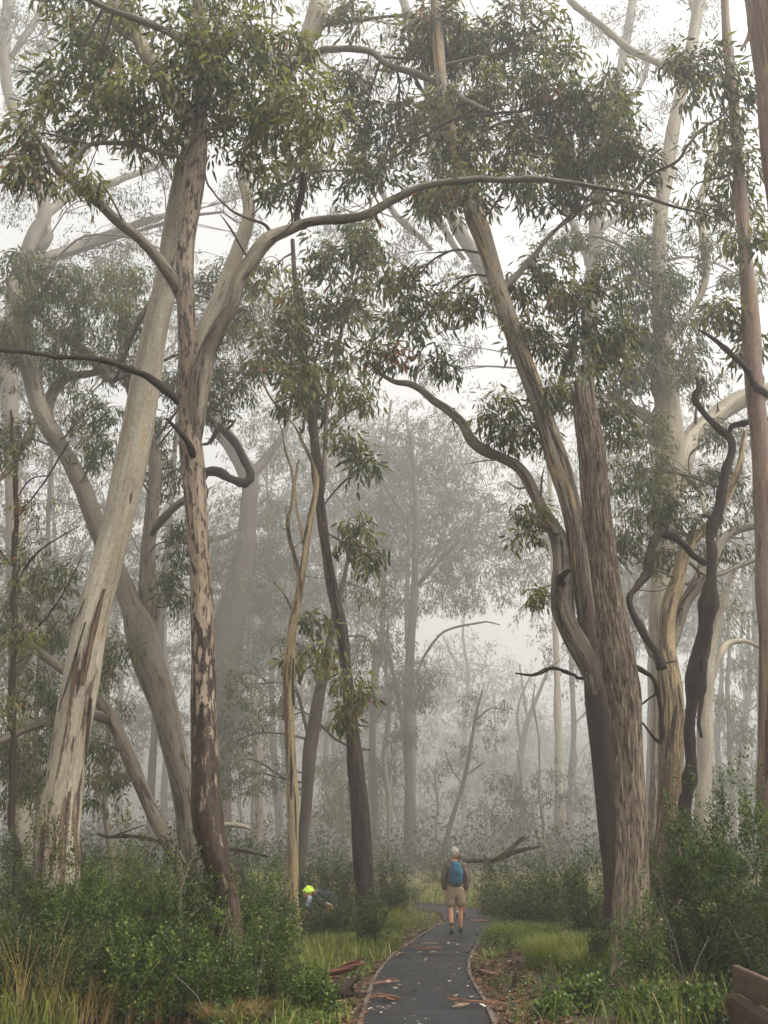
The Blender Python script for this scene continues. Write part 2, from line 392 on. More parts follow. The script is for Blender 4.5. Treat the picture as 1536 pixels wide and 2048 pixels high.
# ------------------------------------------------------------------ trees
TREES = {}
def wpath(pts, d, drift=0.0, seed=0, step=.12, wob=.35):
    """pixel rows (px,py,width[,depth offset]) to a world path with radii"""
    pts = [tuple(p) + (0,) * (4 - len(p)) for p in pts]
    n = len(pts); out = []
    for k, (x, y, wd, dd) in enumerate(pts):
        f = k / max(1, n - 1); dep = d + dd + drift * f + .12 * abs(drift) * math.sin(f * 7 + seed)
        p = P(x, y, dep); out.append((*p, wd / 2 * np.linalg.norm(p - [0, 0, CZ]) / np.linalg.norm(ray(x, y))))
    s_ = spline(out, step); L = np.concatenate([[0], np.cumsum(np.linalg.norm(np.diff(s_[:, :3], axis=0), axis=1))]); rm = np.median(s_[:, 3])
    q = np.stack([L / (rm * 9 + .01) + seed * 3.1, L * 0, L * 0], -1); w_ = s_[:, 3] * wob * np.minimum(1, L / (rm * 4 + .01))
    s_[:, 0] += vn(q, 61) * w_; s_[:, 2] += vn(q, 62) * w_; s_[:, 1] += vn(q * .6, 63) * w_ * 1.5
    if wob > .8:
        q3 = q * 3.6; s_[:, 0] += vn(q3, 71) * w_ * .28; s_[:, 2] += vn(q3, 72) * w_ * .28; s_[:, 3] *= 1 + .22 * vn(q3, 73)
    s_[:, 3] *= 1 + .12 * vn(q * 1.7, 64)
    return s_
def gum(name, label, d, trunk, limbs=(), crown=(), bark='grey', limb_bark=None, leafm='leaf', leaf_px=20, dens=1.0, group=None,
        rough=(0, 0), rough_h=.25, sides=20, amp=.05, jag=0, to_ground=True, kr=2.0, kz=1.2, cat='tree', twigdens=1.0, far=False, deadlimbs=(), step=None, leafw=.10, clump=24, flare=1.5, strips=0, strip_z=(.15, .6)):
    seed = len(TREES) + 1
    toprow = min([p[1] for p in trunk] + [c[1] - c[3] for c in crown])
    if d >= 36:
        el = TH + math.atan((1024 - toprow) / F); d = min(d * 2.1, 66 / math.tan(max(.05, el)))
    step = step or (.07 if d < 20 else .15 if d < 35 else .5)
    tp = wpath(trunk, d, 0, seed, step, .9 if bark == 'dead' else .14)
    base = tp[0, :3].copy()
    if to_ground:
        gz = float(ground(base[0], base[1]))
        if tp[0, 2] > gz + .02:
            sl_ = (tp[min(8, len(tp) - 1), :3] - tp[0, :3]); sl_ = sl_ / (abs(sl_[2]) + 1e-6)
            h = tp[0, 2] - gz; bx = tp[0, 0] - np.clip(sl_[0], -.35, .35) * h
            ext = np.array([[bx, tp[0, 1], gz - .15, tp[0, 3] * flare], [(bx + tp[0, 0]) / 2, tp[0, 1], (gz + tp[0, 2]) / 2, tp[0, 3] * (1 + (flare - 1) * .3)]])
            e = spline(np.vstack([ext, tp[:1]]), step); tp = np.vstack([e[:-1], tp])
        base = np.array([tp[0, 0], tp[0, 1], float(ground(tp[0, 0], tp[0, 1]))])
    root = empty(name, tuple(base), label, cat, group); TREES[label] = root
    h = np.linspace(0, 1, len(tp)); rg = np.where(h < rough_h, rough[0] + (rough[1] - rough[0]) * (h / rough_h), rough[1])
    mb = MB(); tube(mb, tp[:, :3], tp[:, 3], sides, amp, kr, kz, seed, rg, jag=jag)
    mb.build('trunk', M[bark], root, base)
    skel = [tp]; side = []
    lb = limb_bark or bark
    for n, (arr, matn) in enumerate([(l, lb) for l in limbs] + [(l, 'dead') for l in deadlimbs]):
        dr = random.uniform(-1, 1) * d * .10
        if isinstance(arr, tuple): arr, dr = arr
        lp = wpath(arr, d, dr, seed + n, step, .9 if (matn == 'dead' or bark == 'dead') else .6)
        kk = np.arange(len(lp)); lp[:, 3] *= (1 + .3 * np.exp(-kk / 9)) * (1 - .6 * np.exp(-kk / 2.5))
        rl = np.full(len(lp), .45); jn = np.argmin(np.linalg.norm(tp[:, :3] - lp[0, :3], axis=1)); rl = .45 + (np.interp(jn, np.arange(len(tp)), rg) - .45) * np.exp(-kk / max(4, .22 * len(lp)))
        mb = MB(); tube(mb, lp[:, :3], lp[:, 3], max(7, sides // 2), amp * 1.3, 2, 2.2, seed + n + .4, rl)
        # knots where twigs broke off
        mb.build('branch', M[matn], root, base)
        if d < 30:
            for k in range(int(len(lp) * step * (1.6 if matn != 'dead' else .9))):
                a = lp[RNG.integers(len(lp) // 6, len(lp) - 1)]; v = RNG.normal(size=3); v[2] = abs(v[2]) * .8 - .1; v /= np.linalg.norm(v)
                stub = RNG.random() < .35; l = (.06 + .10 * RNG.random()) if stub else (.3 + .8 * RNG.random()); r_ = a[3] * (.42 if stub else .2)
                w_ = spline([(*a[:3], r_), (*(a[:3] + v * (a[3] + l * .5) + RNG.normal(size=3) * l * .10), r_ * .75), (*(a[:3] + v * (a[3] + l) + RNG.normal(size=3) * l * .22), r_ * (.55 if stub else .18))], max(.04, l / 6))
                side.append((w_, 6 if stub else 4))
        if matn != 'dead': skel.append(lp)
    for k in range(strips):
        src = tp if (k % 3 or len(skel) == 1) else skel[1]
        i0 = int(RNG.integers(int(len(src) * strip_z[0]), int(len(src) * strip_z[1])))
        ln = max(4, int((.5 + 1.1 * RNG.random()) / step)); idx = np.arange(i0, max(1, i0 - ln), -1)
        ang = RNG.uniform(-2.9, -.3); f_ = np.linspace(0, 1, len(idx)); c = src[idx, :3].copy(); r = src[idx, 3] * (1.04 + .55 * f_ ** 2 * RNG.random())
        ang = ang + RNG.normal() * .3 * f_; W0 = .008 + .022 * RNG.random()
        ctr = c + np.stack([np.cos(ang) * r, np.sin(ang) * r, 0 * r], -1); tv = np.stack([-np.sin(ang), np.cos(ang), 0 * ang], -1)
        ww = (W0 * (.5 + np.sin(f_ * 2.6 + .3)))[:, None] * (1 + .4 * vn(ctr * 9, 4))[:, None]; nv = np.stack([np.cos(ang), np.sin(ang), 0 * ang], -1) * .006
        rowsv = np.stack([ctr - tv * ww, ctr + nv, ctr + tv * ww, ctr - nv * .3], 1).reshape(-1, 3); n_ = len(idx)
        i = np.arange(n_ - 1)[:, None] * 4; j = np.arange(4)[None, :]; j2 = (j + 1) % 4
        mb = MB(); mb.add(rowsv, [np.stack([i + j, i + j2, i + 4 + j2, i + 4 + j], -1).reshape(-1, 4)], bark=rowsv * [1, 1, .6], rough=np.full(len(rowsv), .5 if k % 2 else 1.2))
        mb.build('bark_strip', M['darkbark' if k % 2 else 'yellow'], root, base)
    if crown:
        sk = np.vstack(skel); lv = MB(); tw = MB(); nl = 0
        for ci, c in enumerate(crown):
            x, y, rx, ry = c[:4]; dd = c[4] if len(c) > 4 else random.uniform(-.08, .08) * d
            cen = P(x, y, d + dd); t = tpx(y, d + dd)
            R3 = np.array([rx * t, max(rx, ry) * t * .8, ry * t])
            dist = np.linalg.norm(sk[:, :3] - cen, axis=1) + np.maximum(0, sk[:, 2] - cen[2]) * 1.2
            s0 = sk[np.argmin(dist)]
            L = leaf_px * t
            # sub limb
            mid = (s0[:3] + cen) / 2 + RNG.normal(size=3) * .12 * np.linalg.norm(cen - s0[:3]) + [0, 0, .1 * np.linalg.norm(cen - s0[:3])]
            dist0 = np.linalg.norm(cen - s0[:3]); r0 = min(s0[3] * .8, .012 * dist0 + .012)
            sp = spline([(*s0[:3], r0), (*mid, r0 * .7), (*cen, r0 * .4)], max(.1, dist0 / 14))
            sp[:, :3] += np.stack([vn(sp[:, :3] * 1.7 / (t * 90), 11), vn(sp[:, :3] * 1.7 / (t * 90), 12), vn(sp[:, :3] * 1.7 / (t * 90), 13)], -1) * (t * 7) * np.linspace(0, 1, len(sp))[:, None]
            tube(tw, sp[:, :3], sp[:, 3], 6 if not far else 4, .05, seed=ci, rough=np.full(len(sp), .5))
            # main clumps: points in the ellipsoid, patchy
            nc = int(dens * 1.15 * (rx * ry * 3.14) / (leaf_px ** 2 * 2.3)) + 3
            q = RNG.normal(size=(nc * 3, 3)); q /= np.linalg.norm(q, axis=1)[:, None]; q *= RNG.random((len(q), 1)) ** .38
            pts = cen + q * R3
            keep = vn(pts / (t * 34) + ci, 5) + .25 * RNG.normal(size=len(pts)) > -.2
            pts = pts[keep][:nc]
            sub = sp[len(sp) // 3:]
            for pi, p in enumerate(pts):
                a = sub[RNG.integers(len(sub))]
                if pi % (2 if not far else 7) == 0 and twigdens:
                    m_ = (a[:3] + p) / 2 + RNG.normal(size=3) * .1 * np.linalg.norm(p - a[:3]) + [0, 0, .12 * np.linalg.norm(p - a[:3])]
                    w_ = spline([a[:3], m_, p, p + [0, 0, -L * .8]], max(.08, np.linalg.norm(p - a[:3]) / 6))
                    tube(tw, w_, np.linspace(min(a[3], .9 * t) + .35 * t, .3 * t, len(w_)), 3, cap=False)
            if len(pts) == 0: continue
            # leaves hanging on short sprays round each clump point
            k = clump if not far else 15
            cp = np.repeat(pts, k, 0); m = len(cp)
            az = np.repeat(RNG.random(len(pts)) * 6.28, k) + RNG.normal(size=m) * .8
            rr = L * (.15 + RNG.random(m) * 1.5); hz = RNG.normal(size=m) * L * .5 - rr * .3
            pos = cp + np.stack([np.cos(az) * rr, np.sin(az) * rr, hz], -1)
            dr = np.stack([np.cos(az) * .28 + RNG.normal(size=m) * .26, np.sin(az) * .28 + RNG.normal(size=m) * .26, -1.0 + .35 * RNG.normal(size=m)], -1)
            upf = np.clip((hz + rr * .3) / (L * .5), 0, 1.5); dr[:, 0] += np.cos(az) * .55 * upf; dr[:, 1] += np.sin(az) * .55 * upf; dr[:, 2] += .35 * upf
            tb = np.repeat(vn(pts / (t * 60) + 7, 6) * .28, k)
            tone = np.clip(.42 + tb + .10 * upf + RNG.normal(size=m) * .20, 0, .955) ; tone[RNG.random(m) < .007] = .99; tone[np.repeat(RNG.random(len(pts)) < .006, k)] = .985  # upper leaves of a clump get a lighter tone: top light painted in
            Ls = L * (.65 + .6 * RNG.random(m))
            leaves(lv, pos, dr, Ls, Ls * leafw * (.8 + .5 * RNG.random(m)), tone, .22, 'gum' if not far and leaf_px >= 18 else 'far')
        for w_, sd_n in side: tube(tw, w_[:, :3], w_[:, 3], sd_n, .1, rough=np.full(len(w_), .5))
        side = []
        tw.build('twigs', M['twig'], root, base, kind='stuff')
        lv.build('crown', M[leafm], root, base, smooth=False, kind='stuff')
    if side and not crown:
        tw = MB()
        for w_, sd_n in side: tube(tw, w_[:, :3], w_[:, 3], sd_n, .1, rough=np.full(len(w_), .5))
        tw.build('twigs', M['dead'], root, base, kind='stuff')
    return root
# ---- foreground and middle trees, traced
gum('gum_tree', 'big smooth pale gum trunk leaning right across the left side of the photo', 12.5,
    [(95, 1900, 92), (104, 1830, 88), (118, 1740, 82), (121, 1650, 78), (140, 1520, 70), (163, 1380, 66), (182, 1270, 64), (212, 1130, 63), (242, 1000, 60), (262, 910, 58), (276, 840, 58), (291, 750, 58), (309, 650, 54), (331, 550, 50), (347, 450, 46), (366, 350, 43), (383, 290, 41), (395, 220, 36), (400, 120, 30), (396, 0, 26), (392, -60, 24)],
    limbs=[([(388, 260, 34), (362, 210, 30), (336, 165, 30), (300, 110, 30), (262, 60, 28), (232, 10, 28), (210, -50, 26)], 1.2)],
    crown=[(290, 40, 100, 50), (200, 60, 90, 60), (480, -10, 90, 50), (150, -30, 80, 50)], bark='pale', strips=6, strip_z=(.1, .3), leaf_px=25, dens=1.8, rough=(.95, .35), rough_h=.3, sides=36, amp=.045, kr=1.6, kz=.8)
gum('gum_tree', 'dark mottled forked gum with red-brown foot in front of the leaning pale trunk', 11.0,
    [(462, 1900, 52), (452, 1820, 48), (437, 1740, 52), (420, 1680, 60), (410, 1620, 67), (406, 1500, 60), (403, 1400, 53), (403, 1300, 47), (400, 1150, 44), (388, 980, 45), (380, 880, 44), (377, 800, 44), (377, 720, 40), (370, 620, 37), (372, 520, 34), (384, 410, 34), (394, 310, 33), (402, 220, 29), (404, 120, 25), (399, 0, 22), (396, -60, 20)],
    limbs=[([(374, 640, 30), (360, 592, 28), (338, 555, 26), (305, 510, 24), (270, 472, 23), (232, 440, 22), (195, 404, 21), (165, 380, 20), (138, 355, 19), (115, 338, 19), (97, 312, 17), (84, 288, 13)], -.9),
           ([(388, 905, 18), (388, 850, 28), (392, 800, 35), (400, 755, 38), (412, 712, 35), (440, 655, 31), (474, 600, 29), (492, 552, 28), (512, 508, 28), (545, 478, 27), (580, 458, 24), (612, 443, 21), (655, 437, 19), (705, 432, 18), (745, 424, 18), (792, 400, 15), (830, 377, 14), (870, 367, 14), (922, 360, 14), (965, 352, 14), (1010, 357, 13), (1060, 357, 14), (1110, 363, 11), (1170, 370, 9), (1230, 379, 8), (1290, 393, 8), (1340, 410, 6), (1400, 425, 5), (1440, 440, 3)], -1.2),
           ([(372, 316, 9), (340, 314, 9), (290, 300, 9), (250, 289, 9), (212, 284, 9), (180, 288, 9), (158, 306, 9), (146, 330, 9), (142, 352, 9)], -.5),
           ([(400, 240, 13), (420, 190, 11), (440, 130, 9), (470, 80, 6)], .4),
           ([(396, 110, 14), (345, 68, 13), (300, 48, 13), (262, 30, 12), (210, 10, 11), (160, -8, 10)], -.6),
           ([(548, 476, 12), (532, 452, 7), (505, 440, 5), (470, 425, 5), (440, 400, 4), (418, 370, 4), (410, 340, 3), (418, 310, 3)], -.2),
           ([(1262, 388, 7), (1300, 350, 6), (1350, 325, 6), (1376, 290, 5), (1402, 260, 5), (1440, 235, 4), (1475, 190, 3)], -1.2),
           ([(398, 280, 12), (410, 262, 10), (450, 240, 6), (500, 232, 4), (570, 228, 3)], -.3),
           ([(370, 312, 8), (385, 285, 7), (410, 262, 6), (455, 250, 4), (520, 232, 3)], -.5)],
    deadlimbs=[([(356, 808, 12), (335, 785, 14), (300, 760, 13), (262, 741, 12), (220, 726, 11), (160, 718, 10), (110, 712, 9), (50, 703, 8), (0, 698, 8), (-60, 686, 7)], -1.6),
               ([(388, 935, 16), (386, 920, 14), (375, 893, 12), (358, 866, 9), (333, 838, 6)], -.5),
               ([(590, 452, 14), (594, 420, 12), (601, 385, 12), (603, 362, 12), (606, 348, 10)], -.2),
               ([(744, 424, 9), (752, 440, 7), (762, 455, 3)], -.2)],
    crown=[(120, 180, 60, 60), (190, 130, 80, 70), (290, 190, 90, 75), (380, 130, 80, 90), (470, 90, 85, 80), (570, 110, 65, 85), (60, 270, 55, 55), (45, 330, 40, 45), (190, 240, 80, 40), (330, 265, 80, 45), (460, 210, 100, 70), (555, 240, 80, 80), (440, 30, 80, 40), (620, 230, 60, 70), (150, 360, 50, 30), (520, 320, 50, 30), (455, 300, 30, 20)], bark='mottle', limb_bark='limb', leaf_px=26, dens=2.2, rough=(1.0, .45), rough_h=.30, sides=36, amp=.07, kr=2.2, kz=1.5)
# canopy carried over the centre and the right by the long limb's own leaves: a thing of its own tree standing behind
gum('gum_tree', 'gum behind the forked trunk with a pale arched limb across the top centre', 17.0,
    [(440, 1800, 34), (414, 1650, 34), (404, 1500, 34), (403, 1300, 32), (399, 1150, 32), (389, 980, 32), (382, 860, 30), (385, 760, 28), (415, 650, 27), (462, 540, 27), (498, 430, 26), (490, 350, 26), (515, 260, 28), (560, 170, 30), (604, 95, 34), (630, 30, 38), (648, -40, 38)],
    limbs=[([(603, 125, 16), (630, 103, 14), (665, 99, 13), (700, 99, 13), (745, 113, 13), (785, 137, 12), (830, 151, 12), (872, 162, 11), (910, 181, 10), (940, 205, 9), (978, 222, 8)], -2.5),
           ([(605, 110, 12), (640, 60, 10), (675, 25, 8), (720, -10, 8)], 1.0)],
    crown=[(700, 170, 70, 50), (720, 260, 80, 70), (800, 240, 70, 60), (690, 340, 60, 40), (760, 330, 60, 40), (600, 330, 50, 50), (850, 90, 90, 60), (900, 40, 80, 40), (980, 100, 90, 70), (700, 20, 60, 30), (560, 380, 40, 40), (880, 220, 70, 60)], bark='pale', limb_bark='limb', leaf_px=21, dens=1.9, rough=(.8, .4), rough_h=.5)
gum('gum_tree', 'tall smooth gum with shedding bark strips standing behind the broken trunk', 15.5,
    [(1228, 1900, 46), (1226, 1790, 44), (1223, 1700, 48), (1219, 1600, 52), (1210, 1500, 56), (1197, 1400, 56), (1190, 1340, 48), (1180, 1250, 44), (1168, 1150, 46), (1152, 1050, 46), (1126, 950, 43), (1098, 860, 38), (1072, 785, 36), (1048, 720, 36), (1022, 650, 34), (1002, 590, 34), (984, 530, 36), (965, 470, 38), (947, 420, 36), (925, 350, 30), (900, 270, 28), (885, 180, 26), (875, 80, 24), (870, -40, 22)],
    limbs=[([(1205, 1440, 30), (1186, 1390, 38), (1164, 1330, 40), (1146, 1275, 40), (1132, 1225, 42), (1124, 1180, 40), (1116, 1130, 34), (1110, 1070, 30), (1088, 1012, 27), (1064, 965, 26), (1038, 934, 24), (1005, 916, 22), (968, 896, 22), (946, 875, 20), (930, 845, 18), (900, 820, 17), (870, 803, 15), (842, 780, 13), (818, 768, 12), (790, 763, 10), (760, 745, 8), (735, 720, 5)], .8),
           ([(1095, 850, 14), (1120, 800, 12), (1130, 740, 10), (1150, 680, 7)], .8), ([(1000, 590, 14), (1060, 520, 12), (1100, 470, 9), (1150, 430, 6)], .8)],
    deadlimbs=[([(1170, 1358, 9), (1140, 1346, 7), (1097, 1338, 7), (1062, 1350, 6), (1030, 1345, 3)], -.5),
               ([(1124, 1170, 20), (1118, 1158, 15), (1126, 1146, 12), (1140, 1140, 8)], -.8)],
    crown=[(885, 120, 50, 60), (890, 220, 45, 50), (900, 310, 50, 45), (870, 40, 50, 40), (930, 360, 40, 40), (1120, 110, 50, 40), (1190, 200, 60, 60), (1030, 350, 60, 30), (930, 390, 50, 50), (1270, 330, 40, 50), (1140, 320, 60, 50), (860, 380, 40, 50), (1000, 180, 90, 70), (1110, 190, 80, 80), (1060, 270, 80, 60), (1150, 260, 80, 80), (1230, 170, 45, 60), (1230, 270, 55, 70), (1180, 340, 90, 55), (1240, 400, 60, 40), (880, 400, 50, 45), (1090, 395, 60, 30), (980, 300, 80, 50), (1050, 40, 80, 50), (960, 240, 70, 50),
           (1080, 560, 80, 60), (1180, 590, 80, 70), (1150, 690, 90, 60), (1060, 660, 50, 50), (1000, 830, 60, 45), (1050, 870, 50, 40), (1060, 1040, 35, 50), (1062, 1180, 25, 18), (1120, 780, 60, 50), (1230, 840, 50, 55), (1230, 690, 50, 50), (820, 560, 50, 40), (870, 610, 60, 40), (930, 600, 50, 50), (770, 700, 50, 40), (870, 710, 50, 35)], bark='j2', limb_bark='grey', strips=26, strip_z=(.2, .75), leaf_px=21, dens=1.9, rough=(1.35, .45), rough_h=.42, sides=40, amp=.10, kr=3, kz=.6)
gum('broken_trunk', 'thick rough-barked tree trunk snapped off at the top right of the footpath', 12.4,
    [(1262, 1998, 92), (1265, 1940, 82), (1268, 1850, 76), (1268, 1700, 67), (1261, 1550, 63), (1251, 1400, 62), (1240, 1330, 62), (1222, 1200, 57), (1200, 1050, 52), (1184, 900, 50), (1172, 835, 47), (1168, 806, 46)],
    bark='stringy', sides=72, amp=.15, kr=9, kz=2.2, jag=3, step=.035, rough=(.3, .55), rough_h=.5, flare=1.1, cat='dead tree')
gum('dead_tree', 'black twisted dead tree with a looping limb right of the broken trunk', 16.0,
    [(1376, 1680, 24), (1380, 1600, 25), (1381, 1500, 24), (1386, 1430, 24), (1398, 1360, 31), (1410, 1280, 34), (1417, 1220, 33), (1417, 1150, 24), (1418, 1100, 19), (1424, 1050, 20), (1438, 1000, 18), (1445, 950, 18), (1460, 905, 15), (1458, 872, 14), (1440, 855, 14), (1418, 838, 13), (1400, 820, 13), (1388, 800, 12), (1398, 775, 10), (1393, 755, 7)],
    limbs=[([(1456, 872, 13), (1466, 858, 12), (1482, 847, 11), (1512, 840, 10), (1560, 837, 9)], -.8),
           ([(1412, 1130, 16), (1396, 1110, 14), (1375, 1092, 15), (1350, 1072, 16), (1322, 1067, 18), (1302, 1088, 18), (1295, 1130, 17), (1276, 1165, 14), (1258, 1190, 12), (1260, 1215, 12), (1284, 1258, 14), (1306, 1300, 16), (1322, 1340, 18)], -1.0),
           ([(1408, 1290, 14), (1405, 1380, 9), (1399, 1430, 8), (1403, 1475, 6)], -.4),
           ([(1424, 1040, 9), (1412, 1032, 8), (1408, 1030, 6)], -.3),
           ([(1400, 770, 7), (1410, 762, 5), (1406, 755, 4)], 0)],
    bark='dead', sides=28, amp=.26, kr=4, kz=3, cat='dead tree')
gum('fallen_branch', 'crooked black dead branch hooked against the rough broken trunk', 12.9,
    [(1272, 1335, 12), (1296, 1342, 11), (1313, 1368, 10), (1317, 1410, 10), (1323, 1450, 10), (1319, 1483, 9), (1299, 1466, 6), (1284, 1444, 4)],
    limbs=[([(1316, 1384, 6), (1300, 1395, 5), (1280, 1412, 3)], 0)], bark='dead', to_ground=False, sides=10, amp=.1, cat='branch')
gum('gum_tree', 'pale mottled gum forking low behind the black twisted tree', 19.0,
    [(1330, 1760, 62), (1332, 1690, 56), (1336, 1640, 50), (1340, 1500, 48), (1342, 1400, 48), (1334, 1330, 48), (1332, 1270, 36), (1338, 1215, 33), (1356, 1160, 32), (1368, 1115, 28), (1390, 1075, 24), (1422, 1045, 20), (1455, 990, 17), (1480, 930, 12), (1490, 860, 8)],
    limbs=[([(1336, 1300, 30), (1360, 1220, 26), (1386, 1175, 25), (1412, 1130, 24), (1442, 1082, 22), (1480, 1060, 16), (1530, 1050, 12)], 1.5), ([(1372, 1120, 10), (1420, 1150, 8), (1480, 1130, 8), (1540, 1110, 7)], .5),
           ([(1325, 1320, 26), (1300, 1280, 14), (1280, 1240, 12)], .5)],
    crown=[(1270, 940, 80, 60), (1330, 990, 70, 50), (1290, 1040, 70, 40), (1420, 960, 50, 40), (1400, 1040, 50, 30), (1480, 1000, 40, 50), (1330, 1120, 60, 25), (1250, 1090, 50, 30), (1430, 1100, 50, 25)], bark='yellow', limb_bark='grey', strips=14, strip_z=(.1,.6), leafm='leafmid', leaf_px=17, dens=1.5, rough=(1.2, .55), rough_h=.45, sides=24, amp=.08)
gum('gum_tree', 'huge pale gum in the mist with a thick limb forking to the right', 27,
    [(1318, 1720, 46), (1318, 1600, 40), (1320, 1450, 38), (1322, 1300, 38), (1327, 1150, 42), (1333, 1000, 50), (1337, 900, 54), (1333, 820, 52), (1326, 740, 42), (1320, 640, 34), (1316, 520, 30), (1325, 400, 28), (1345, 260, 27), (1378, 120, 25), (1398, 0, 24), (1400, -50, 22)],
    limbs=[([(1345, 1000, 40), (1362, 930, 44), (1385, 880, 43), (1425, 838, 40), (1470, 795, 38), (1540, 772, 34)], 2), ([(1325, 845, 22), (1292, 822, 20), (1255, 812, 16), (1215, 790, 12)], 2),
           ([(1302, 860, 7), (1312, 895, 9), (1345, 935, 12), (1380, 958, 13), (1400, 990, 13), (1412, 1030, 10)], -2), ([(1368, 160, 12), (1280, 110, 14), (1215, 60, 14), (1150, 10, 13), (1110, -40, 12)], 2),
           ([(1390, 70, 12), (1385, 20, 10), (1370, -30, 8)], 1), ([(1325, 700, 14), (1370, 640, 13), (1410, 560, 14), (1400, 420, 16), (1420, 330, 14), (1445, 250, 10)], 2)],
    crown=[(1290, 560, 70, 80), (1330, 650, 70, 60), (1380, 720, 60, 50), (1280, 740, 60, 50), (1420, 640, 50, 50), (1240, 500, 50, 50), (1420, 500, 50, 40), (1470, 560, 40, 40), (1440, 870, 50, 40), (1180, 820, 50, 40), (1250, 620, 60, 60), (1300, 480, 50, 50), (1350, 560, 50, 50), (1270, 700, 70, 60), (1240, 780, 60, 50), (1400, 760, 50, 40), (1290, 860, 60, 50), (1200, 700, 60, 60), (1120, 480, 60, 40)], bark='pale', leafm='leafmid', leaf_px=15, dens=1.4, rough=(.9, .3), sides=24)
gum('gum_tree', 'reddish brown gum trunk running up the right edge of the photo', 15.0,
    [(1556, 1760, 60), (1548, 1650, 54), (1542, 1500, 48), (1540, 1350, 44), (1532, 1150, 42), (1525, 1000, 40), (1516, 850, 36), (1508, 750, 34), (1500, 650, 33), (1494, 550, 30), (1487, 450, 26), (1478, 350, 23), (1466, 200, 20), (1452, 60, 17), (1445, -40, 15)],
    deadlimbs=[([(1552, 788, 15), (1512, 766, 12), (1490, 741, 11), (1460, 714, 10), (1430, 681, 8), (1398, 660, 4)], -1)],
    crown=[(1400, 120, 65, 45), (1440, 190, 70, 60), (1470, 300, 50, 60), (1480, 400, 40, 60), (1420, 290, 30, 40), (1350, 130, 30, 40), (1500, 480, 40, 40), (1380, 400, 40, 25), (1450, 620, 40, 40), (1500, 700, 30, 40)], bark='red', leaf_px=23, dens=1.9, rough=(.6, .4), sides=28)
gum('gum_tree', 'dark smooth gum trunk cut off by the top right corner of the photo', 11.0,
    [(1700, 1900, 110), (1672, 1500, 105), (1640, 1000, 100), (1610, 600, 98), (1588, 400, 96), (1577, 300, 97), (1564, 200, 99), (1552, 100, 102), (1540, 0, 104), (1530, -80, 104)], bark='red', rough=(.5, .5), sides=36, amp=.05,
    limbs=[([(1500, 60, 10), (1492, 80, 8), (1483, 100, 5)], -.3)])
gum('gum_tree', 'slender yellow-barked gum with twin thin stems left of the footpath', 20.0,
    [(592, 1868, 38), (587, 1840, 28), (583, 1800, 25), (585, 1700, 25), (586, 1600, 24), (581, 1500, 21), (577, 1400, 20), (578, 1330, 20), (585, 1250, 19), (597, 1190, 18), (606, 1140, 15), (613, 1090, 14), (619, 1050, 13), (629, 1000, 11), (633, 955, 10), (622, 918, 7), (605, 885, 6), (588, 850, 5), (562, 822, 5), (535, 785, 4), (522, 745, 4), (520, 700, 3)],
    limbs=[([(592, 1215, 12), (598, 1165, 9), (590, 1120, 8), (576, 1070, 7), (575, 1040, 7), (583, 1000, 6), (586, 950, 5), (572, 905, 4), (566, 870, 3)], -.8), ([(605, 1140, 7), (609, 1095, 6), (601, 1060, 6), (593, 1010, 5), (590, 965, 5), (596, 920, 4)], .5),
           ([(586, 1230, 4), (570, 1190, 4), (548, 1165, 3)], -.3), ([(580, 1390, 9), (568, 1420, 6), (566, 1440, 4)], 0)],
    crown=[(625, 1240, 32, 26), (590, 1320, 38, 18), (640, 1290, 24, 20), (560, 780, 40, 40), (540, 700, 40, 40)], bark='yellow', strips=14, strip_z=(.2, .7), leaf_px=22, dens=1.0, rough=(.4, .5), sides=20, amp=.09, leafw=.14)
gum('gum_tree', 'dark charred-looking crooked gum left of the walkers', 22.0,
    [(732, 1840, 50), (730, 1800, 42), (726, 1720, 40), (718, 1620, 36), (709, 1510, 29), (700, 1420, 26), (692, 1350, 26), (682, 1250, 25), (660, 1150, 22), (647, 1060, 18), (640, 1000, 20), (634, 940, 24), (627, 860, 20), (616, 760, 17), (602, 660, 14), (590, 560, 11), (585, 480, 8)],
    limbs=[([(640, 1010, 12), (647, 940, 10), (650, 870, 9), (656, 800, 9), (670, 720, 8), (686, 640, 8), (702, 560, 7), (722, 480, 6), (745, 400, 5)], 1.5), ([(642, 1015, 5), (680, 972, 4), (722, 932, 4), (750, 915, 3)], -1), ([(655, 800, 5), (630, 740, 5), (640, 690, 4)], -1),
           ([(648, 870, 5), (690, 830, 4), (740, 800, 3)], -1), ([(648, 1060, 5), (690, 1085, 4), (760, 1100, 3)], -1)],
    crown=[(520, 560, 55, 60), (600, 600, 60, 60), (560, 660, 60, 50), (650, 700, 80, 60), (700, 600, 60, 60), (720, 520, 60, 60), (650, 520, 60, 50), (700, 770, 60, 45), (590, 740, 60, 50), (740, 460, 50, 50), (690, 880, 50, 40), (640, 800, 60, 50), (720, 1050, 40, 30), (690, 1090, 30, 25), (740, 1110, 30, 20), (720, 930, 30, 25), (700, 1400, 40, 35), (680, 1350, 35, 25), (690, 1440, 30, 25), (790, 640, 50, 45), (780, 560, 40, 40)], bark='darkbark', limb_bark='limb', strips=12, leaf_px=20, dens=1.3, rough=(.8, .5), sides=24, amp=.10, kr=3, kz=1, leafw=.12)
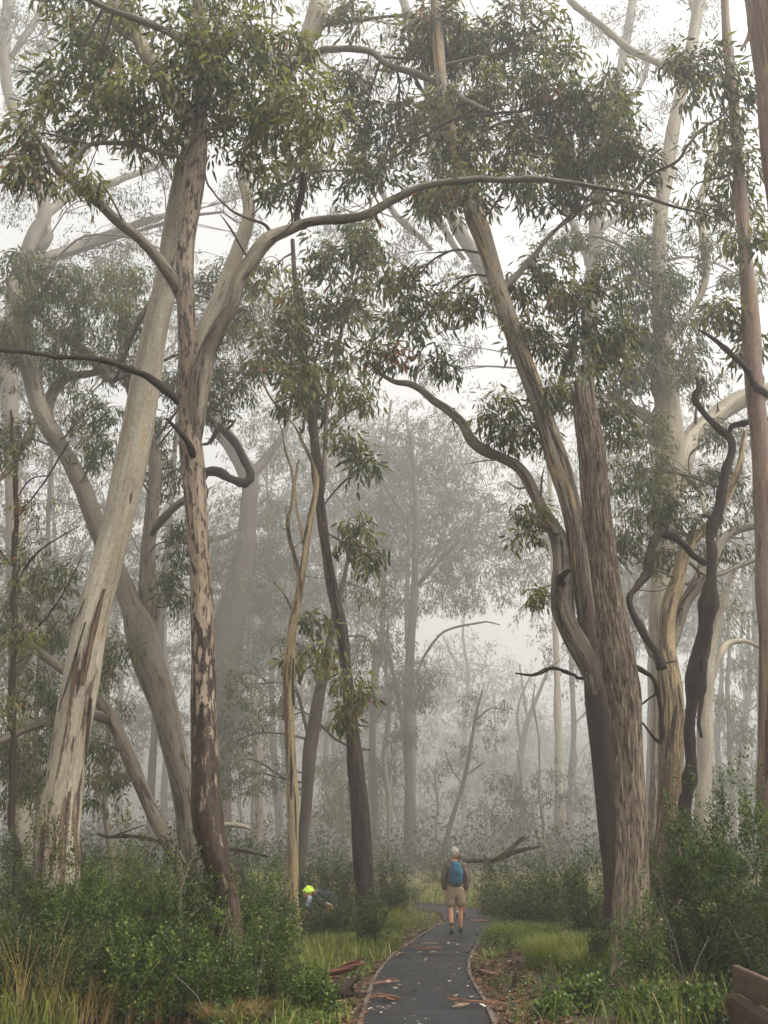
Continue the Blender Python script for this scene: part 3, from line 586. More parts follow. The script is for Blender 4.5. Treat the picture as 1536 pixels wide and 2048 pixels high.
gum('gum_tree', 'grey gum forking into two wide limbs behind the pale leaning trunk', 24,
    [(392, 1800, 54), (380, 1700, 50), (372, 1620, 48), (358, 1545, 50), (344, 1480, 54), (326, 1400, 60), (305, 1330, 64), (285, 1260, 62), (268, 1215, 44), (245, 1165, 40), (212, 1095, 36), (190, 1040, 33), (165, 972, 34), (140, 920, 33), (112, 878, 32), (88, 838, 34), (74, 795, 38), (64, 750, 40), (52, 700, 34), (40, 630, 28), (20, 560, 22)],
    limbs=[([(300, 1270, 44), (292, 1200, 38), (294, 1130, 33), (302, 1060, 30), (312, 1000, 29), (319, 955, 28), (312, 905, 26), (298, 865, 23), (280, 820, 20), (260, 770, 16), (240, 700, 12)], 1.5), ([(302, 1072, 16), (335, 1030, 14), (370, 998, 13), (398, 985, 11), (414, 982, 8)], -2),
           ([(75, 830, 14), (55, 870, 12), (30, 930, 11), (-10, 965, 11)], -1), ([(150, 930, 26), (120, 870, 28), (95, 820, 24), (130, 760, 18), (200, 740, 12)], 2), ([(230, 760, 20), (200, 730, 22), (150, 690, 20), (100, 660, 16)], 3)],
    crown=[(80, 620, 80, 60), (170, 580, 70, 50), (160, 660, 80, 50), (260, 640, 60, 60), (40, 720, 50, 50), (240, 720, 60, 50), (320, 860, 50, 60), (180, 820, 60, 50), (345, 950, 40, 50), (300, 760, 40, 50), (40, 540, 50, 50), (430, 820, 50, 45), (470, 760, 60, 50), (440, 680, 50, 60), (100, 560, 80, 50), (20, 660, 60, 50), (120, 720, 60, 50), (370, 1080, 45, 60), (340, 1170, 40, 50), (200, 900, 50, 50), (460, 560, 60, 50), (250, 560, 60, 50), (380, 760, 60, 60), (500, 620, 60, 50), (20, 860, 50, 60)], bark='grey', leafm='leafmid', leaf_px=15, dens=1.5, rough=(.8, .4), sides=24, amp=.08)
gum('gum_tree', 'leaning thin gum rising left behind the foot of the pale trunk', 21,
    [(372, 1770, 28), (358, 1725, 26), (335, 1680, 26), (300, 1610, 26), (265, 1530, 27), (236, 1465, 28), (206, 1412, 28), (170, 1372, 22), (120, 1336, 19), (62, 1290, 16), (20, 1240, 12), (0, 1180, 8)],
    limbs=[([(225, 1445, 22), (186, 1430, 22), (115, 1436, 20), (50, 1457, 16), (-20, 1490, 14)], -1)],
    crown=[(60, 1380, 70, 55), (130, 1480, 60, 50), (60, 1560, 70, 60), (40, 1240, 60, 60), (200, 1500, 50, 40), (150, 1250, 50, 50), (230, 1310, 40, 40), (100, 1150, 60, 60), (20, 1500, 60, 60), (140, 1390, 60, 50), (220, 1570, 50, 50)], bark='grey', leafm='leafmid', leaf_px=17, dens=1.2, rough=(.6, .5), sides=16, amp=.08)
gum('sapling', 'thin dark sapling with bare twigs at the left edge', 16,
    [(32, 1800, 15), (30, 1650, 14), (28, 1500, 13), (24, 1380, 12), (28, 1250, 12), (30, 1120, 10), (32, 1000, 10), (28, 900, 8), (20, 820, 5)],
    limbs=[([(30, 1040, 4), (70, 990, 3), (110, 930, 3), (140, 880, 2)], -.5), ([(28, 1180, 5), (60, 1120, 4), (110, 1080, 3), (160, 1050, 2)], -.5), ([(28, 1290, 5), (80, 1250, 4), (130, 1180, 3), (165, 1110, 2)], -.5), ([(30, 1140, 4), (0, 1100, 3), (-20, 1080, 2)], 0), ([(30, 1000, 3), (60, 960, 3), (100, 950, 2)], 0), ([(28, 1330, 4), (70, 1300, 3), (120, 1240, 2)], .4)],
    crown=[(40, 1120, 45, 50), (30, 900, 40, 50), (50, 1270, 50, 40), (60, 1010, 40, 30), (30, 1420, 40, 50)], bark='dead', leafm='leaf', leaf_px=14, dens=.6, sides=10, cat='tree')
# misty middle distance
gum('gum_tree', 'bent dark gum trunk fading in the mist right of the forked trunk', 38,
    [(432, 1720, 60), (440, 1500, 58), (448, 1350, 60), (460, 1240, 60), (475, 1170, 50), (489, 1100, 42), (497, 1020, 34), (499, 970, 33), (484, 925, 34), (462, 885, 34), (438, 850, 33), (415, 800, 28), (400, 740, 24), (395, 680, 20)],
    limbs=[([(498, 985, 22), (512, 945, 22), (535, 915, 18), (560, 880, 12), (580, 830, 8)], 3), ([(476, 1060, 12), (430, 1075, 12), (380, 1080, 10), (340, 1090, 6)], 0)],
    crown=[(440, 1080, 50, 50), (540, 1040, 60, 60), (450, 1000, 40, 40), (520, 840, 60, 50), (400, 640, 60, 60), (560, 920, 50, 50), (560, 1140, 60, 50), (500, 1170, 60, 40)], bark='darkbark', leafm='leafmid', leaf_px=11, dens=.9, sides=14, far=True)
gum('dead_tree', 'dark crooked hooked dead limb tree between the forked trunk and the misty gum', 26,
    [(412, 1720, 22), (410, 1500, 20), (406, 1250, 20), (402, 1050, 20), (404, 955, 18), (430, 944, 16), (455, 956, 16), (485, 971, 18), (498, 962, 18), (492, 935, 16), (480, 895, 15), (462, 872, 14), (446, 858, 12)],
    limbs=[([(452, 862, 8), (440, 850, 7), (428, 872, 7), (415, 888, 6), (402, 890, 4)], 0), ([(452, 860, 8), (470, 845, 8), (455, 840, 6), (430, 862, 5)], 0), ([(404, 938, 9), (420, 935, 6), (430, 932, 4)], 0)], bark='dead', sides=20, amp=.26, kr=4, kz=3, cat='dead tree')
gum('gum_tree', 'tall faint gum with broad misty crown in the middle of the photo', 44,
    [(820, 1712, 26), (821, 1640, 24), (818, 1540, 20), (816, 1400, 18), (822, 1280, 16), (830, 1150, 15), (832, 1020, 13), (826, 920, 10), (820, 860, 6)],
    limbs=[([(812, 1500, 10), (800, 1400, 9), (780, 1320, 7), (750, 1260, 5)], 4), ([(828, 1180, 8), (880, 1120, 7), (920, 1080, 5)], -4), ([(830, 1350, 5), (880, 1270, 5), (960, 1245, 4), (1000, 1250, 2)], -4), ([(831, 1060, 8), (780, 990, 6), (750, 920, 4)], 4)],
    crown=[(880, 950, 90, 55), (790, 920, 80, 60), (860, 1040, 90, 60), (930, 1010, 50, 50), (770, 1030, 70, 60), (830, 1120, 90, 50), (920, 1120, 55, 55), (900, 1190, 75, 40), (800, 1210, 60, 40), (750, 1130, 60, 60), (840, 860, 90, 40), (940, 1200, 40, 30)], bark='darkbark', leafm='leaffar', leaf_px=9, dens=1.1, sides=10, far=True)
gum('gum_tree', 'slim misty gum with low green crown left of the tall faint gum', 42,
    [(754, 1700, 16), (750, 1600, 14), (744, 1480, 12), (746, 1360, 9), (750, 1280, 6)], limbs=[([(746, 1450, 6), (775, 1400, 5), (790, 1350, 3)], 0)],
    crown=[(790, 1310, 50, 45), (820, 1370, 50, 40), (760, 1390, 45, 35), (720, 1300, 40, 35), (860, 1340, 35, 35), (780, 1240, 50, 30)], bark='darkbark', leafm='leaffar', leaf_px=9, dens=.8, sides=8, far=True)
gum('gum_tree', 'misty round pale-green tree filling the gap behind the dark limb', 36,
    [(520, 1720, 20), (518, 1600, 18), (510, 1450, 14), (505, 1350, 10)], crown=[(500, 1290, 60, 50), (460, 1340, 45, 50), (540, 1350, 50, 50), (510, 1400, 60, 40), (470, 1430, 45, 50), (540, 1270, 40, 35), (470, 1520, 45, 50), (530, 1480, 50, 45)], bark='grey', leafm='leafmid', leaf_px=9, dens=1.5, sides=8, far=True)
gum('gum_tree', 'leaning dark misty trunk behind the yellow-barked gum', 34,
    [(600, 1720, 24), (612, 1620, 24), (622, 1500, 30), (634, 1420, 26), (650, 1330, 18), (670, 1230, 14), (690, 1150, 10), (700, 1080, 6)], limbs=[([(622, 1490, 8), (600, 1400, 7), (570, 1330, 5)], 2), ([(640, 1450, 6), (690, 1490, 5), (740, 1500, 4)], 1)],
    crown=[(470, 1370, 45, 55), (460, 1480, 45, 60), (440, 1570, 40, 50), (520, 1430, 40, 50), (490, 1560, 40, 50), (580, 1290, 40, 40), (560, 1420, 40, 40), (740, 1180, 50, 50), (700, 1180, 40, 40), (550, 1550, 40, 40), (730, 1300, 30, 40)], bark='darkbark', leafm='leafmid', leaf_px=10, dens=.75, sides=10, far=True)
gum('gum_tree', 'slanting thin tree with sparse leaves above the white-haired walker', 38,
    [(884, 1712, 10), (900, 1650, 10), (916, 1600, 9), (932, 1545, 8), (942, 1490, 7), (952, 1430, 5), (965, 1380, 4)], limbs=[([(932, 1550, 4), (960, 1530, 4), (968, 1525, 2)], 0), ([(925, 1570, 4), (900, 1530, 3), (890, 1500, 2)], 0)],
    crown=[(925, 1500, 40, 30), (960, 1440, 35, 30), (900, 1540, 30, 25), (985, 1470, 30, 25), (940, 1400, 30, 25), (1010, 1420, 20, 25)], bark='darkbark', leafm='leaffar', leaf_px=9, dens=.55, sides=8, far=True)
gum('gum_tree', 'slender pale bare trunk with dark foot seen through mist right of centre', 46,
    [(1121, 1712, 21), (1120, 1640, 20), (1119, 1560, 16), (1117, 1450, 15), (1113, 1320, 13), (1108, 1200, 12), (1104, 1080, 11), (1100, 980, 9), (1096, 900, 7)], bark='pale', rough=(1.3, .2), rough_h=.22, sides=12,
    crown=[(1110, 900, 60, 40), (1060, 960, 40, 40)], leafm='leafmid', leaf_px=10, dens=.6, far=True)
gum('gum_tree', 'faint forked bare tree in the fog left of the pale bare trunk', 78,
    [(1028, 1690, 15), (1035, 1600, 14), (1043, 1500, 13), (1056, 1440, 11), (1080, 1380, 8), (1100, 1330, 5)], limbs=[([(1045, 1500, 6), (1035, 1420, 5), (1060, 1350, 3)], 0), ([(1055, 1440, 5), (1045, 1380, 4), (1040, 1330, 3)], 0)], bark='darkbark', sides=8)
gum('small_tree', 'small multi-stemmed tree with round pale crown behind the scrub', 36,
    [(1092, 1725, 10), (1088, 1660, 8), (1080, 1600, 6), (1075, 1540, 4)], limbs=[([(1094, 1720, 8), (1110, 1650, 6), (1125, 1590, 4)], 0), ([(1086, 1720, 7), (1070, 1650, 5), (1062, 1590, 3)], 1), ([(1080, 1600, 4), (1078, 1480, 4), (1066, 1400, 4), (1072, 1370, 2)], 1)],
    crown=[(1080, 1560, 35, 30), (1120, 1545, 35, 28), (1150, 1590, 35, 25), (1070, 1600, 30, 22), (1110, 1600, 40, 25), (1165, 1610, 25, 20)], bark='grey', leafm='leaffar', leaf_px=7, dens=.6, sides=8, far=True)
gum('gum_tree', 'smooth whitish trunk behind the black twisted tree', 34,
    [(1404, 1690, 36), (1404, 1600, 33), (1408, 1500, 31), (1412, 1400, 29), (1420, 1300, 24), (1440, 1220, 18), (1470, 1140, 12)], limbs=[([(1412, 1380, 14), (1440, 1310, 13), (1480, 1280, 10), (1530, 1300, 8)], 2)],
    crown=[(1450, 1180, 45, 35), (1500, 1120, 45, 40), (1490, 1240, 40, 30)], bark='pale', leafm='leafmid', leaf_px=11, dens=.5, sides=14, rough=(.5, .15), far=True)
gum('gum_tree', 'thin wavy misty trunk between the whitish trunk and the right edge', 55,
    [(1496, 1690, 16), (1492, 1600, 14), (1484, 1510, 13), (1492, 1440, 12), (1500, 1350, 10), (1496, 1250, 8)], limbs=[([(1484, 1530, 6), (1455, 1480, 5), (1440, 1430, 3)], 0)], crown=[(1490, 1340, 40, 40), (1470, 1420, 30, 30), (1520, 1400, 30, 40)], bark='grey', leafm='leaffar', leaf_px=9, dens=.6, sides=8, far=True)
gum('gum_tree', 'faint misty gum with spreading limbs in the top left corner', 46,
    [(45, 1720, 40), (40, 1400, 38), (30, 1100, 36), (20, 800, 34), (30, 600, 34), (72, 470, 34), (90, 430, 28), (70, 300, 22), (20, 200, 18), (10, 60, 22), (30, -40, 18)],
    limbs=[([(60, 520, 26), (110, 500, 24), (170, 480, 22), (240, 455, 16), (330, 430, 10)], 4), ([(100, 520, 26), (70, 560, 22), (60, 600, 22)], 0), ([(85, 440, 20), (150, 390, 18), (230, 370, 14), (330, 330, 9)], 6), ([(88, 430, 14), (130, 350, 11), (180, 300, 8)], 2), ([(15, 130, 12), (60, 60, 12), (100, -20, 10)], 0), ([(95, 450, 18), (100, 470, 20), (80, 500, 20)], 0)],
    crown=[(60, 130, 80, 70), (120, 40, 80, 50), (30, 400, 60, 50), (200, 400, 80, 35), (300, 330, 70, 40), (160, 500, 60, 40), (20, 30, 60, 50), (240, 520, 60, 40), (290, 420, 50, 40), (60, 220, 60, 40), (480, 380, 50, 50), (500, 460, 50, 40), (110, 300, 60, 50), (250, 480, 60, 40), (60, 560, 50, 40), (340, 500, 40, 40), (20, 320, 50, 50), (180, 30, 60, 50), (230, 560, 60, 40)], bark='grey', leafm='leaffar', leaf_px=11, dens=1.0, sides=14, far=True)
gum('gum_tree', 'misty gum with upright limbs seen through the top right canopy', 48,
    [(1262, 1700, 30), (1245, 1350, 30), (1205, 1050, 28), (1178, 850, 28), (1180, 700, 28), (1188, 500, 28), (1200, 400, 24), (1215, 250, 20), (1250, 100, 18), (1270, -40, 16)],
    limbs=[([(1195, 460, 16), (1260, 420, 14), (1330, 400, 10)], 4), ([(1190, 560, 16), (1140, 440, 14), (1090, 330, 12), (1080, 200, 8)], 0), ([(1222, 230, 8), (1280, 180, 8), (1300, 100, 6)], 0), ([(1195, 470, 10), (1155, 400, 8), (1140, 330, 6)], 0)],
    crown=[(1290, 110, 60, 60), (1190, 60, 60, 50), (1090, 470, 60, 30), (1340, 330, 60, 40), (1180, 460, 60, 30), (1320, 220, 40, 40), (1400, 20, 60, 40), (1500, 560, 50, 50), (1260, 30, 60, 40), (1340, 100, 50, 50), (1440, 440, 50, 50), (1380, 460, 50, 40), (1300, 300, 50, 50), (1240, 480, 50, 40)], bark='grey', leafm='leaffar', leaf_px=10, dens=.75, sides=12, far=True)
gum('gum_tree', 'faint large gum high in the fog behind the top centre canopy', 52,
    [(1222, 1700, 30), (1200, 1400, 28), (1160, 1120, 28), (1110, 900, 26), (1040, 710, 26), (965, 540, 26), (900, 420, 26), (868, 250, 24), (850, 120, 20), (800, -20, 18)],
    limbs=[([(866, 420, 14), (910, 500, 12), (930, 520, 6)], 0), ([(864, 500, 14), (800, 440, 12), (760, 380, 8)], 0), ([(868, 260, 14), (920, 150, 12), (960, 40, 10)], 0), ([(866, 620, 9), (900, 660, 8), (950, 640, 6)], 0)],
    crown=[(860, 330, 70, 50), (760, 90, 60, 50), (820, 460, 60, 40), (900, 540, 70, 40), (780, 520, 60, 40), (740, 640, 60, 50), (920, 690, 50, 40), (660, 440, 50, 40), (640, 120, 50, 50), (680, 480, 50, 40), (880, 440, 50, 40), (820, 330, 60, 50), (640, 20, 60, 40), (750, 160, 50, 50), (860, 760, 50, 30)], bark='grey', leafm='leaffar', leaf_px=10, dens=.9, sides=12, far=True)
# ------------------------------------------------------------------ deep-fog trees (alike: one label, one group)
FOGLAB = iter(['faint bare trunk in fog between the left-edge sapling and the big pale trunk', "faint thin-crowned gum in fog just behind the big pale trunk's middle", 'faint bare trunk in fog between the pale trunk and the forked grey gum', 'broad misty gum crown at the far left behind the dark sapling', 'low misty tree behind the lower part of the big pale trunk', "faint tall gum in fog behind the grey gum's right limb", 'broad misty gum rising behind the top of the pale and forked trunks', 'low misty tree behind the foot of the grey forking gum', 'low misty tree just right of the forked trunk', "faint tall gum in fog left of the yellow-barked gum's fork", "broad misty gum behind the yellow-barked gum's thin stems", 'faint bare trunk in fog between the yellow-barked and charred-looking gums', 'faint tall gum in fog behind the charred-looking gum', 'low misty tree behind the foot of the charred-looking gum', "broad misty gum just right of the charred-looking gum's upper stem", 'low misty tree touching the left side of the tall faint central gum', 'low misty tree directly above the white-haired walker', 'pale tall gum at the fog gap right of the central crown', 'small round faint crown low in the fog gap right of centre', 'low misty tree just right of the slanting sparse tree', 'faint tall gum in the fog gap left of the pale bare trunk', 'low misty tree between the pale bare trunk and the broken trunk', 'broad faint gum behind the left-reaching limb of the shedding gum', 'faint bare trunk hidden close behind the shedding gum', 'faint tall gum seen between the broken trunk and the looping dead limb', 'broad misty gum behind the huge pale gum', "broad misty gum behind the black twisted tree's top", 'low misty tree behind the whitish trunk', 'faint tall gum in fog just left of the reddish right-edge trunk', 'low misty tree at the right edge above the glossy bush', 'broad misty gum at the far right behind the reddish trunk', 'low misty tree at the far left edge at mid-height', 'lowest misty bushy tree at the left edge behind the shrubs', 'highest broad faint crown behind the tall faint central gum', 'low faint tree in fog under the bright gap right of centre', 'low faint tree deep in fog left of the small multi-stemmed tree', 'low faint tree deep in fog behind the yellow-barked gum'])
def fogtree(px, d, top, lean, w_px, kind):
    rows = np.linspace(1700, top, 7)
    tr = [(px + lean * (1700 - r) / 1000 + random.uniform(-7, 7), r, w_px * (1 - .75 * (1700 - r) / (1700 - top + 1)) + 1.5) for r in rows]
    H = 1700 - top; cr = []
    n = {'tall': 6, 'round': 6, 'bare': 0, 'low': 5}[kind]
    for k in range(n):
        f = {'tall': random.uniform(.62, 1.02), 'round': random.uniform(.45, 1.0), 'low': random.uniform(.35, .95)}.get(kind, 1)
        R = H * {'tall': .10, 'round': .17, 'low': .22}[kind]
        y = 1700 - H * f; x = px + lean * f * H / 1000 + random.uniform(-1, 1) * R * 1.7
        cr.append((x, y, R * random.uniform(.8, 1.4), R * random.uniform(.6, 1)))
    lb = []
    for k in range(random.randint(2, 4)):
        i = random.randint(2, 5); x, y, w_ = tr[i]; s = random.choice((-1, 1)); l = H * random.uniform(.1, .22)
        lb.append(([(x, y, w_ * .5), (x + s * l * .5, y - l * .6, w_ * .4), (x + s * l * .8, y - l * 1.3, w_ * .2)], 0))
    gum('gum_tree' if kind != 'low' else 'small_tree', 'FOG%d' % len(TREES), d, tr, lb, cr, bark=random.choice(['grey', 'darkbark', 'darkbark']), leafm='leaffar', leaf_px=10, dens=.7, sides=8, far=True, twigdens=1, step=1.2,
        group={'tall': 'tall faint gums deep in the fog', 'round': 'broad faint gums deep in the fog', 'bare': 'bare faint trunks deep in the fog', 'low': 'low faint bushy trees deep in the fog'}[kind])
    r = list(TREES.values())[-1]
    r['label'] = next(FOGLAB)
fog = [(110, 70, 900, 0, 12, 'bare'), (200, 62, 1000, 10, 16, 'tall'), (240, 75, 1050, -10, 16, 'bare'), (90, 90, 700, 20, 15, 'round'), (150, 60, 1180, 0, 9, 'low'), (320, 66, 900, 30, 14, 'tall'), (300, 80, 620, 60, 16, 'round'),
       (350, 58, 1350, 0, 8, 'low'), (480, 60, 1420, 0, 8, 'low'), (560, 75, 1150, 20, 12, 'tall'), (560, 95, 900, -30, 14, 'round'), (660, 70, 1250, 0, 14, 'bare'), (680, 90, 1000, -20, 12, 'tall'), (700, 60, 1480, 0, 7, 'low'), (740, 100, 800, 40, 16, 'round'),
       (790, 85, 1380, 0, 8, 'low'), (870, 65, 1520, 0, 7, 'low'), (960, 110, 1250, 10, 10, 'tall'), (990, 120, 1380, 0, 8, 'round'), (1010, 95, 1500, 0, 7, 'low'), (1070, 100, 1200, -10, 10, 'tall'), (1150, 75, 1480, 0, 9, 'low'), (1090, 130, 1000, -20, 12, 'round'),
       (1140, 80, 950, 10, 12, 'bare'), (1260, 70, 900, 20, 14, 'tall'), (1300, 100, 800, 0, 16, 'round'), (1440, 75, 1000, 0, 14, 'round'), (1440, 60, 1420, 0, 7, 'low'), (1480, 85, 1100, 20, 12, 'tall'), (1510, 65, 1500, 0, 7, 'low'), (1520, 95, 800, -10, 16, 'round'),
       (20, 80, 1100, 0, 12, 'low'), (60, 55, 1500, 0, 6, 'low'), (820, 125, 820, 0, 14, 'round'), (930, 140, 1180, 0, 11, 'low'), (1060, 140, 1420, 0, 9, 'low'), (620, 140, 1100, 0, 11, 'low'),
]
FL = list(FOGLAB); fog2 = [(a, l) for i_, (a, l) in enumerate(zip(fog, FL)) if i_ not in (17, 20, 22)]; FOGLAB = iter([l for a, l in fog2])
for a, l in fog2: fogtree(*a)

for lab, px, d_, rows, crown_, lm in [
    ('soft misty olive tree between the grey gum and the big pale trunk', 215, 33, (1700, 1250), [(200, 1350, 50, 50), (240, 1420, 40, 40), (180, 1450, 45, 45), (215, 1280, 40, 40), (230, 1540, 40, 50)], 'leafmid'),
    ('soft misty olive tree filling the left edge behind the dark sapling', 75, 30, (1700, 1100), [(70, 1180, 55, 60), (110, 1300, 50, 50), (40, 1330, 50, 60), (90, 1430, 50, 50), (60, 1550, 60, 60), (110, 1620, 50, 40)], 'leafmid'),
    ('soft olive crown in mist between the forked trunk and the yellow-barked gum', 505, 44, (1700, 980), [(520, 1010, 50, 50), (470, 1120, 45, 45), (540, 1110, 45, 45), (500, 1190, 50, 40), (545, 1210, 40, 40)], 'leaffar'),
    ('bushy misty gum between the charred-looking gum and the tall faint gum', 775, 40, (1700, 1240), [(770, 1290, 50, 45), (810, 1350, 45, 40), (760, 1400, 45, 40), (800, 1470, 40, 40), (850, 1400, 35, 35), (770, 1540, 45, 40)], 'leaffar'),
    ('rounded misty tree low beside the charred-looking gum', 690, 36, (1700, 1480), [(670, 1540, 45, 35), (710, 1580, 40, 35), (650, 1610, 45, 35), (690, 1640, 50, 30)], 'leafmid'),
    ('small misty tree low behind the left-reaching dead stick', 1040, 42, (1700, 1500), [(1010, 1570, 40, 30), (1050, 1600, 35, 30), (980, 1620, 40, 30), (1030, 1640, 45, 25)], 'leaffar'),
    ('soft misty gum crown behind the whitish trunk on the right', 1460, 36, (1700, 1180), [(1450, 1250, 50, 45), (1490, 1330, 45, 45), (1440, 1400, 40, 40), (1480, 1460, 40, 40), (1500, 1560, 40, 50), (1440, 1560, 40, 40)], 'leafmid'),
    ('soft misty crown high between the broken trunk and the huge pale gum', 1255, 36, (1700, 1080), [(1260, 1120, 40, 40), (1300, 1180, 30, 40), (1250, 1220, 35, 40)], 'leaffar')]:
    gum('gum_tree', lab, d_, [(px + random.uniform(-8, 8), r, w_) for r, w_ in zip(np.linspace(rows[0], rows[1], 6), np.linspace(15, 5, 6))], [], crown_, bark='grey', leafm=lm, leaf_px=11, dens=1.6, sides=8, far=True, step=.6)

# ------------------------------------------------------------------ shrubs
def xat(px, d):
    y = 1715.0
    for k in range(6):
        x = (px - 768) * tpx(y, d); z = float(ground(x, d)); r = math.atan((CZ - z) / d); y = 1024 + F * math.tan(TH + r)
    return x, z
def shrub(label, px, ytop, d, rx, mat='bush', leaf=.04, n=9000, name='shrub', wratio=.5, shape='ovate', upright=.3, hollow=.35, fl=1.0, cat='shrub', tip=16, spread=.75, group=None, stemdark='twig', stems=9):
    x, z = xat(px, d); H = P(px, ytop, d)[2] - z; R = rx * tpx(ytop, d); base = np.array([x, d, z])
    root = empty(name, tuple(base), label, cat, group)
    nt_ = max(12, n // tip); q = RNG.normal(size=(nt_ * 4, 3)); q /= np.linalg.norm(q, axis=1)[:, None]
    q *= RNG.random((len(q), 1)) ** .33 * (1 - hollow) + hollow * (RNG.random((len(q), 1)) > .2)
    q = q[np.linalg.norm(q, axis=1) <= 1.0]; q[:, 2] = np.abs(q[:, 2]) if fl else q[:, 2]
    lump = 1 + .38 * vn(q * 2.2 + px, 3) + .25 * vn(q * 6 + px, 4); lump *= np.where(RNG.random(len(q)) < .10, 1 + .28 * RNG.random(len(q)), 1)
    low = np.clip(.62 + .6 * q[:, 2], 0, 1)
    pts = base + np.stack([q[:, 0] * R * lump * low * 1.05, q[:, 1] * R * spread * lump * low, .12 * H + q[:, 2] * H * .9 * lump], -1)
    keep = vn(pts / (R * .30 + .05) + px, 5) > -.28
    pts = pts[keep][:nt_]
    mb = MB()
    for k in range(stems):
        if len(pts) == 0: break
        p = pts[RNG.integers(len(pts))]; m = (base + p) / 2 + RNG.normal(size=3) * .08 * H; m[2] += .1 * H
        r0 = .006 + .007 * H; s = spline([base + RNG.normal(size=3) * [R * .12, R * .12, 0] - [0, 0, .05], m, p], max(.08, H / 9))
        tube(mb, s, np.linspace(r0, r0 * .3, len(s)), 5, seed=k)
        for j in range(6):
            a = s[RNG.integers(len(s) // 3, len(s))]; b = pts[RNG.integers(len(pts))]
            if np.linalg.norm(a - b) < .6 * R + .2:
                tube(mb, spline([a, (a + b) / 2 + [0, 0, .03], b], max(.08, H / 7)), np.linspace(r0 * .4, r0 * .15, 0 + len(spline([a, (a + b) / 2 + [0, 0, .03], b], max(.08, H / 7)))), 3, cap=False)
    mb.build('stems', M[stemdark], root, base, kind='stuff')
    lv = MB(); k = tip; cp = np.repeat(pts, k, 0); m = len(cp)
    dirs = (pts - base - [0, 0, H * .3]); dirs /= np.linalg.norm(dirs, axis=1)[:, None]; dirs[:, 2] += upright; dirs = np.repeat(dirs, k, 0)
    s = np.tile(np.linspace(-1, .4, k), len(pts)) * leaf * 2.6
    pos = cp + dirs * s[:, None] + RNG.normal(size=(m, 3)) * leaf * .5
    dr = dirs * .6 + RNG.normal(size=(m, 3)) * .65
    tone = np.clip(.42 + np.repeat(vn(pts / (.25 * R) + 3, 6) * .26, k) + RNG.normal(size=m) * .24 + .12 * (s > 0), 0, 1)
    Ls = leaf * (.6 + .7 * RNG.random(m))
    leaves(lv, pos, dr, Ls, Ls * (wratio / 2), tone, .12, 'far')
    lv.build('foliage', M[mat], root, base, smooth=False, kind='stuff')
    return root
# left foreground mass
shrub('tall dark narrow shrub on a thin stem in front of the forked trunk', 388, 1660, 10.9, 58, 'bushdark', .035, 14000, tip=18, name='shrub')
shrub('dense green shrub at the left edge below the pale leaning trunk', 45, 1690, 11.6, 100, 'bushdark', .035, 17000)
shrub('fine-leaved shrub hiding the foot of the pale leaning trunk', 150, 1745, 11.2, 85, 'bush', .034, 14000)
shrub('yellow-tipped bush behind and right of the pale leaning trunk', 225, 1672, 17, 75, 'bushyellow', .05, 8000)
shrub('bright green rounded shrub between the pale and the forked trunks', 260, 1760, 11.4, 90, 'bush', .036, 16000)
shrub('dark shrub crowding the left side of the forked trunk foot', 315, 1722, 12.2, 70, 'bushdark', .036, 11000)
shrub('broad shrub right of the red-brown foot of the forked trunk', 500, 1750, 12.2, 85, 'bush', .036, 16000)
shrub('dark green shrub left of the yellow-barked gum foot', 550, 1790, 13.5, 60, 'bushdark', .036, 11000)
shrub('low leafy shrub under the tall dark narrow one at the bottom', 400, 1850, 10.6, 110, 'bush', .032, 17000)
shrub('low tangled shrub above the straw tussock in the bottom left', 150, 1860, 10.6, 110, 'bushdark', .032, 15000)
shrub('round-leaved low shrub left of centre near the bottom edge', 280, 1880, 10.5, 90, 'bush', .036, 12000, wratio=.9)
shrub('bright green clover-like plant beside the path at the bottom left', 625, 1950, 10.6, 60, 'bush', .035, 8000, wratio=.8)
shrub('small leafy shrub between the straw tuft and the yellow-barked gum', 520, 1890, 11.0, 80, 'bushdark', .034, 11000)
shrub('fine grey-green bush hiding the legs of the crouching walker', 655, 1797, 18.8, 60, 'bushgrey', .05, 9000)
shrub('dark green shrub at the foot of the charred-looking gum', 742, 1800, 17.5, 42, 'bushdark', .045, 7000)
shrub('leafy shrub on the left margin at the very bottom', -10, 1830, 10.5, 90, 'bushdark', .034, 9000)
# band behind
for lab, px, yt, d, rx, m_ in [('grey-green scrub bush behind the yellow-barked gum', 600, 1692, 27, 75, 'bushgrey'), ('brownish scrub bush left of the charred-looking gum', 680, 1700, 26, 60, 'bushgrey'),
        ('hazy scrub bush behind the forked trunk foot', 480, 1680, 26, 70, 'bushgrey'), ('hazy scrub bush between the pale trunk and the leaning thin gum', 270, 1690, 24, 70, 'bushgrey'),
        ('brown heath bush just right of the charred-looking gum', 778, 1728, 25, 50, 'bushgrey'), ('low heath bush on the far side of the path bend', 800, 1765, 34.5, 45, 'bushgrey'),
        ('hazy scrub behind the white-haired walker', 890, 1712, 42, 60, 'bushgrey'), ('grey-green thicket right of the white-haired walker', 1010, 1735, 26, 70, 'bushgrey'),
        ('largest dense grey-green thicket left of the broken trunk', 1110, 1700, 24, 100, 'bushgrey'), ('dark thicket against the left side of the broken trunk', 1185, 1710, 19, 60, 'bushdark'),
        ('lower grey-green thicket beside the right bend of the path', 1065, 1770, 21, 85, 'bushdark'), ('hazy bush at the left edge behind the foreground', 20, 1660, 20, 80, 'bushgrey'),
        ('hazy bush behind the big pale trunk foot', 150, 1690, 22, 60, 'bushgrey'), ('hazy bush behind the glossy bush', 1440, 1640, 24, 90, 'bushgrey'), ('small hazy bush between the mottled gum and the broken trunk', 1320, 1700, 20, 50, 'bushgrey')]:
    shrub(lab, px, yt, d, rx, m_, .08, 6000 if d < 30 else 4000, wratio=.4, shape='far', tip=14)
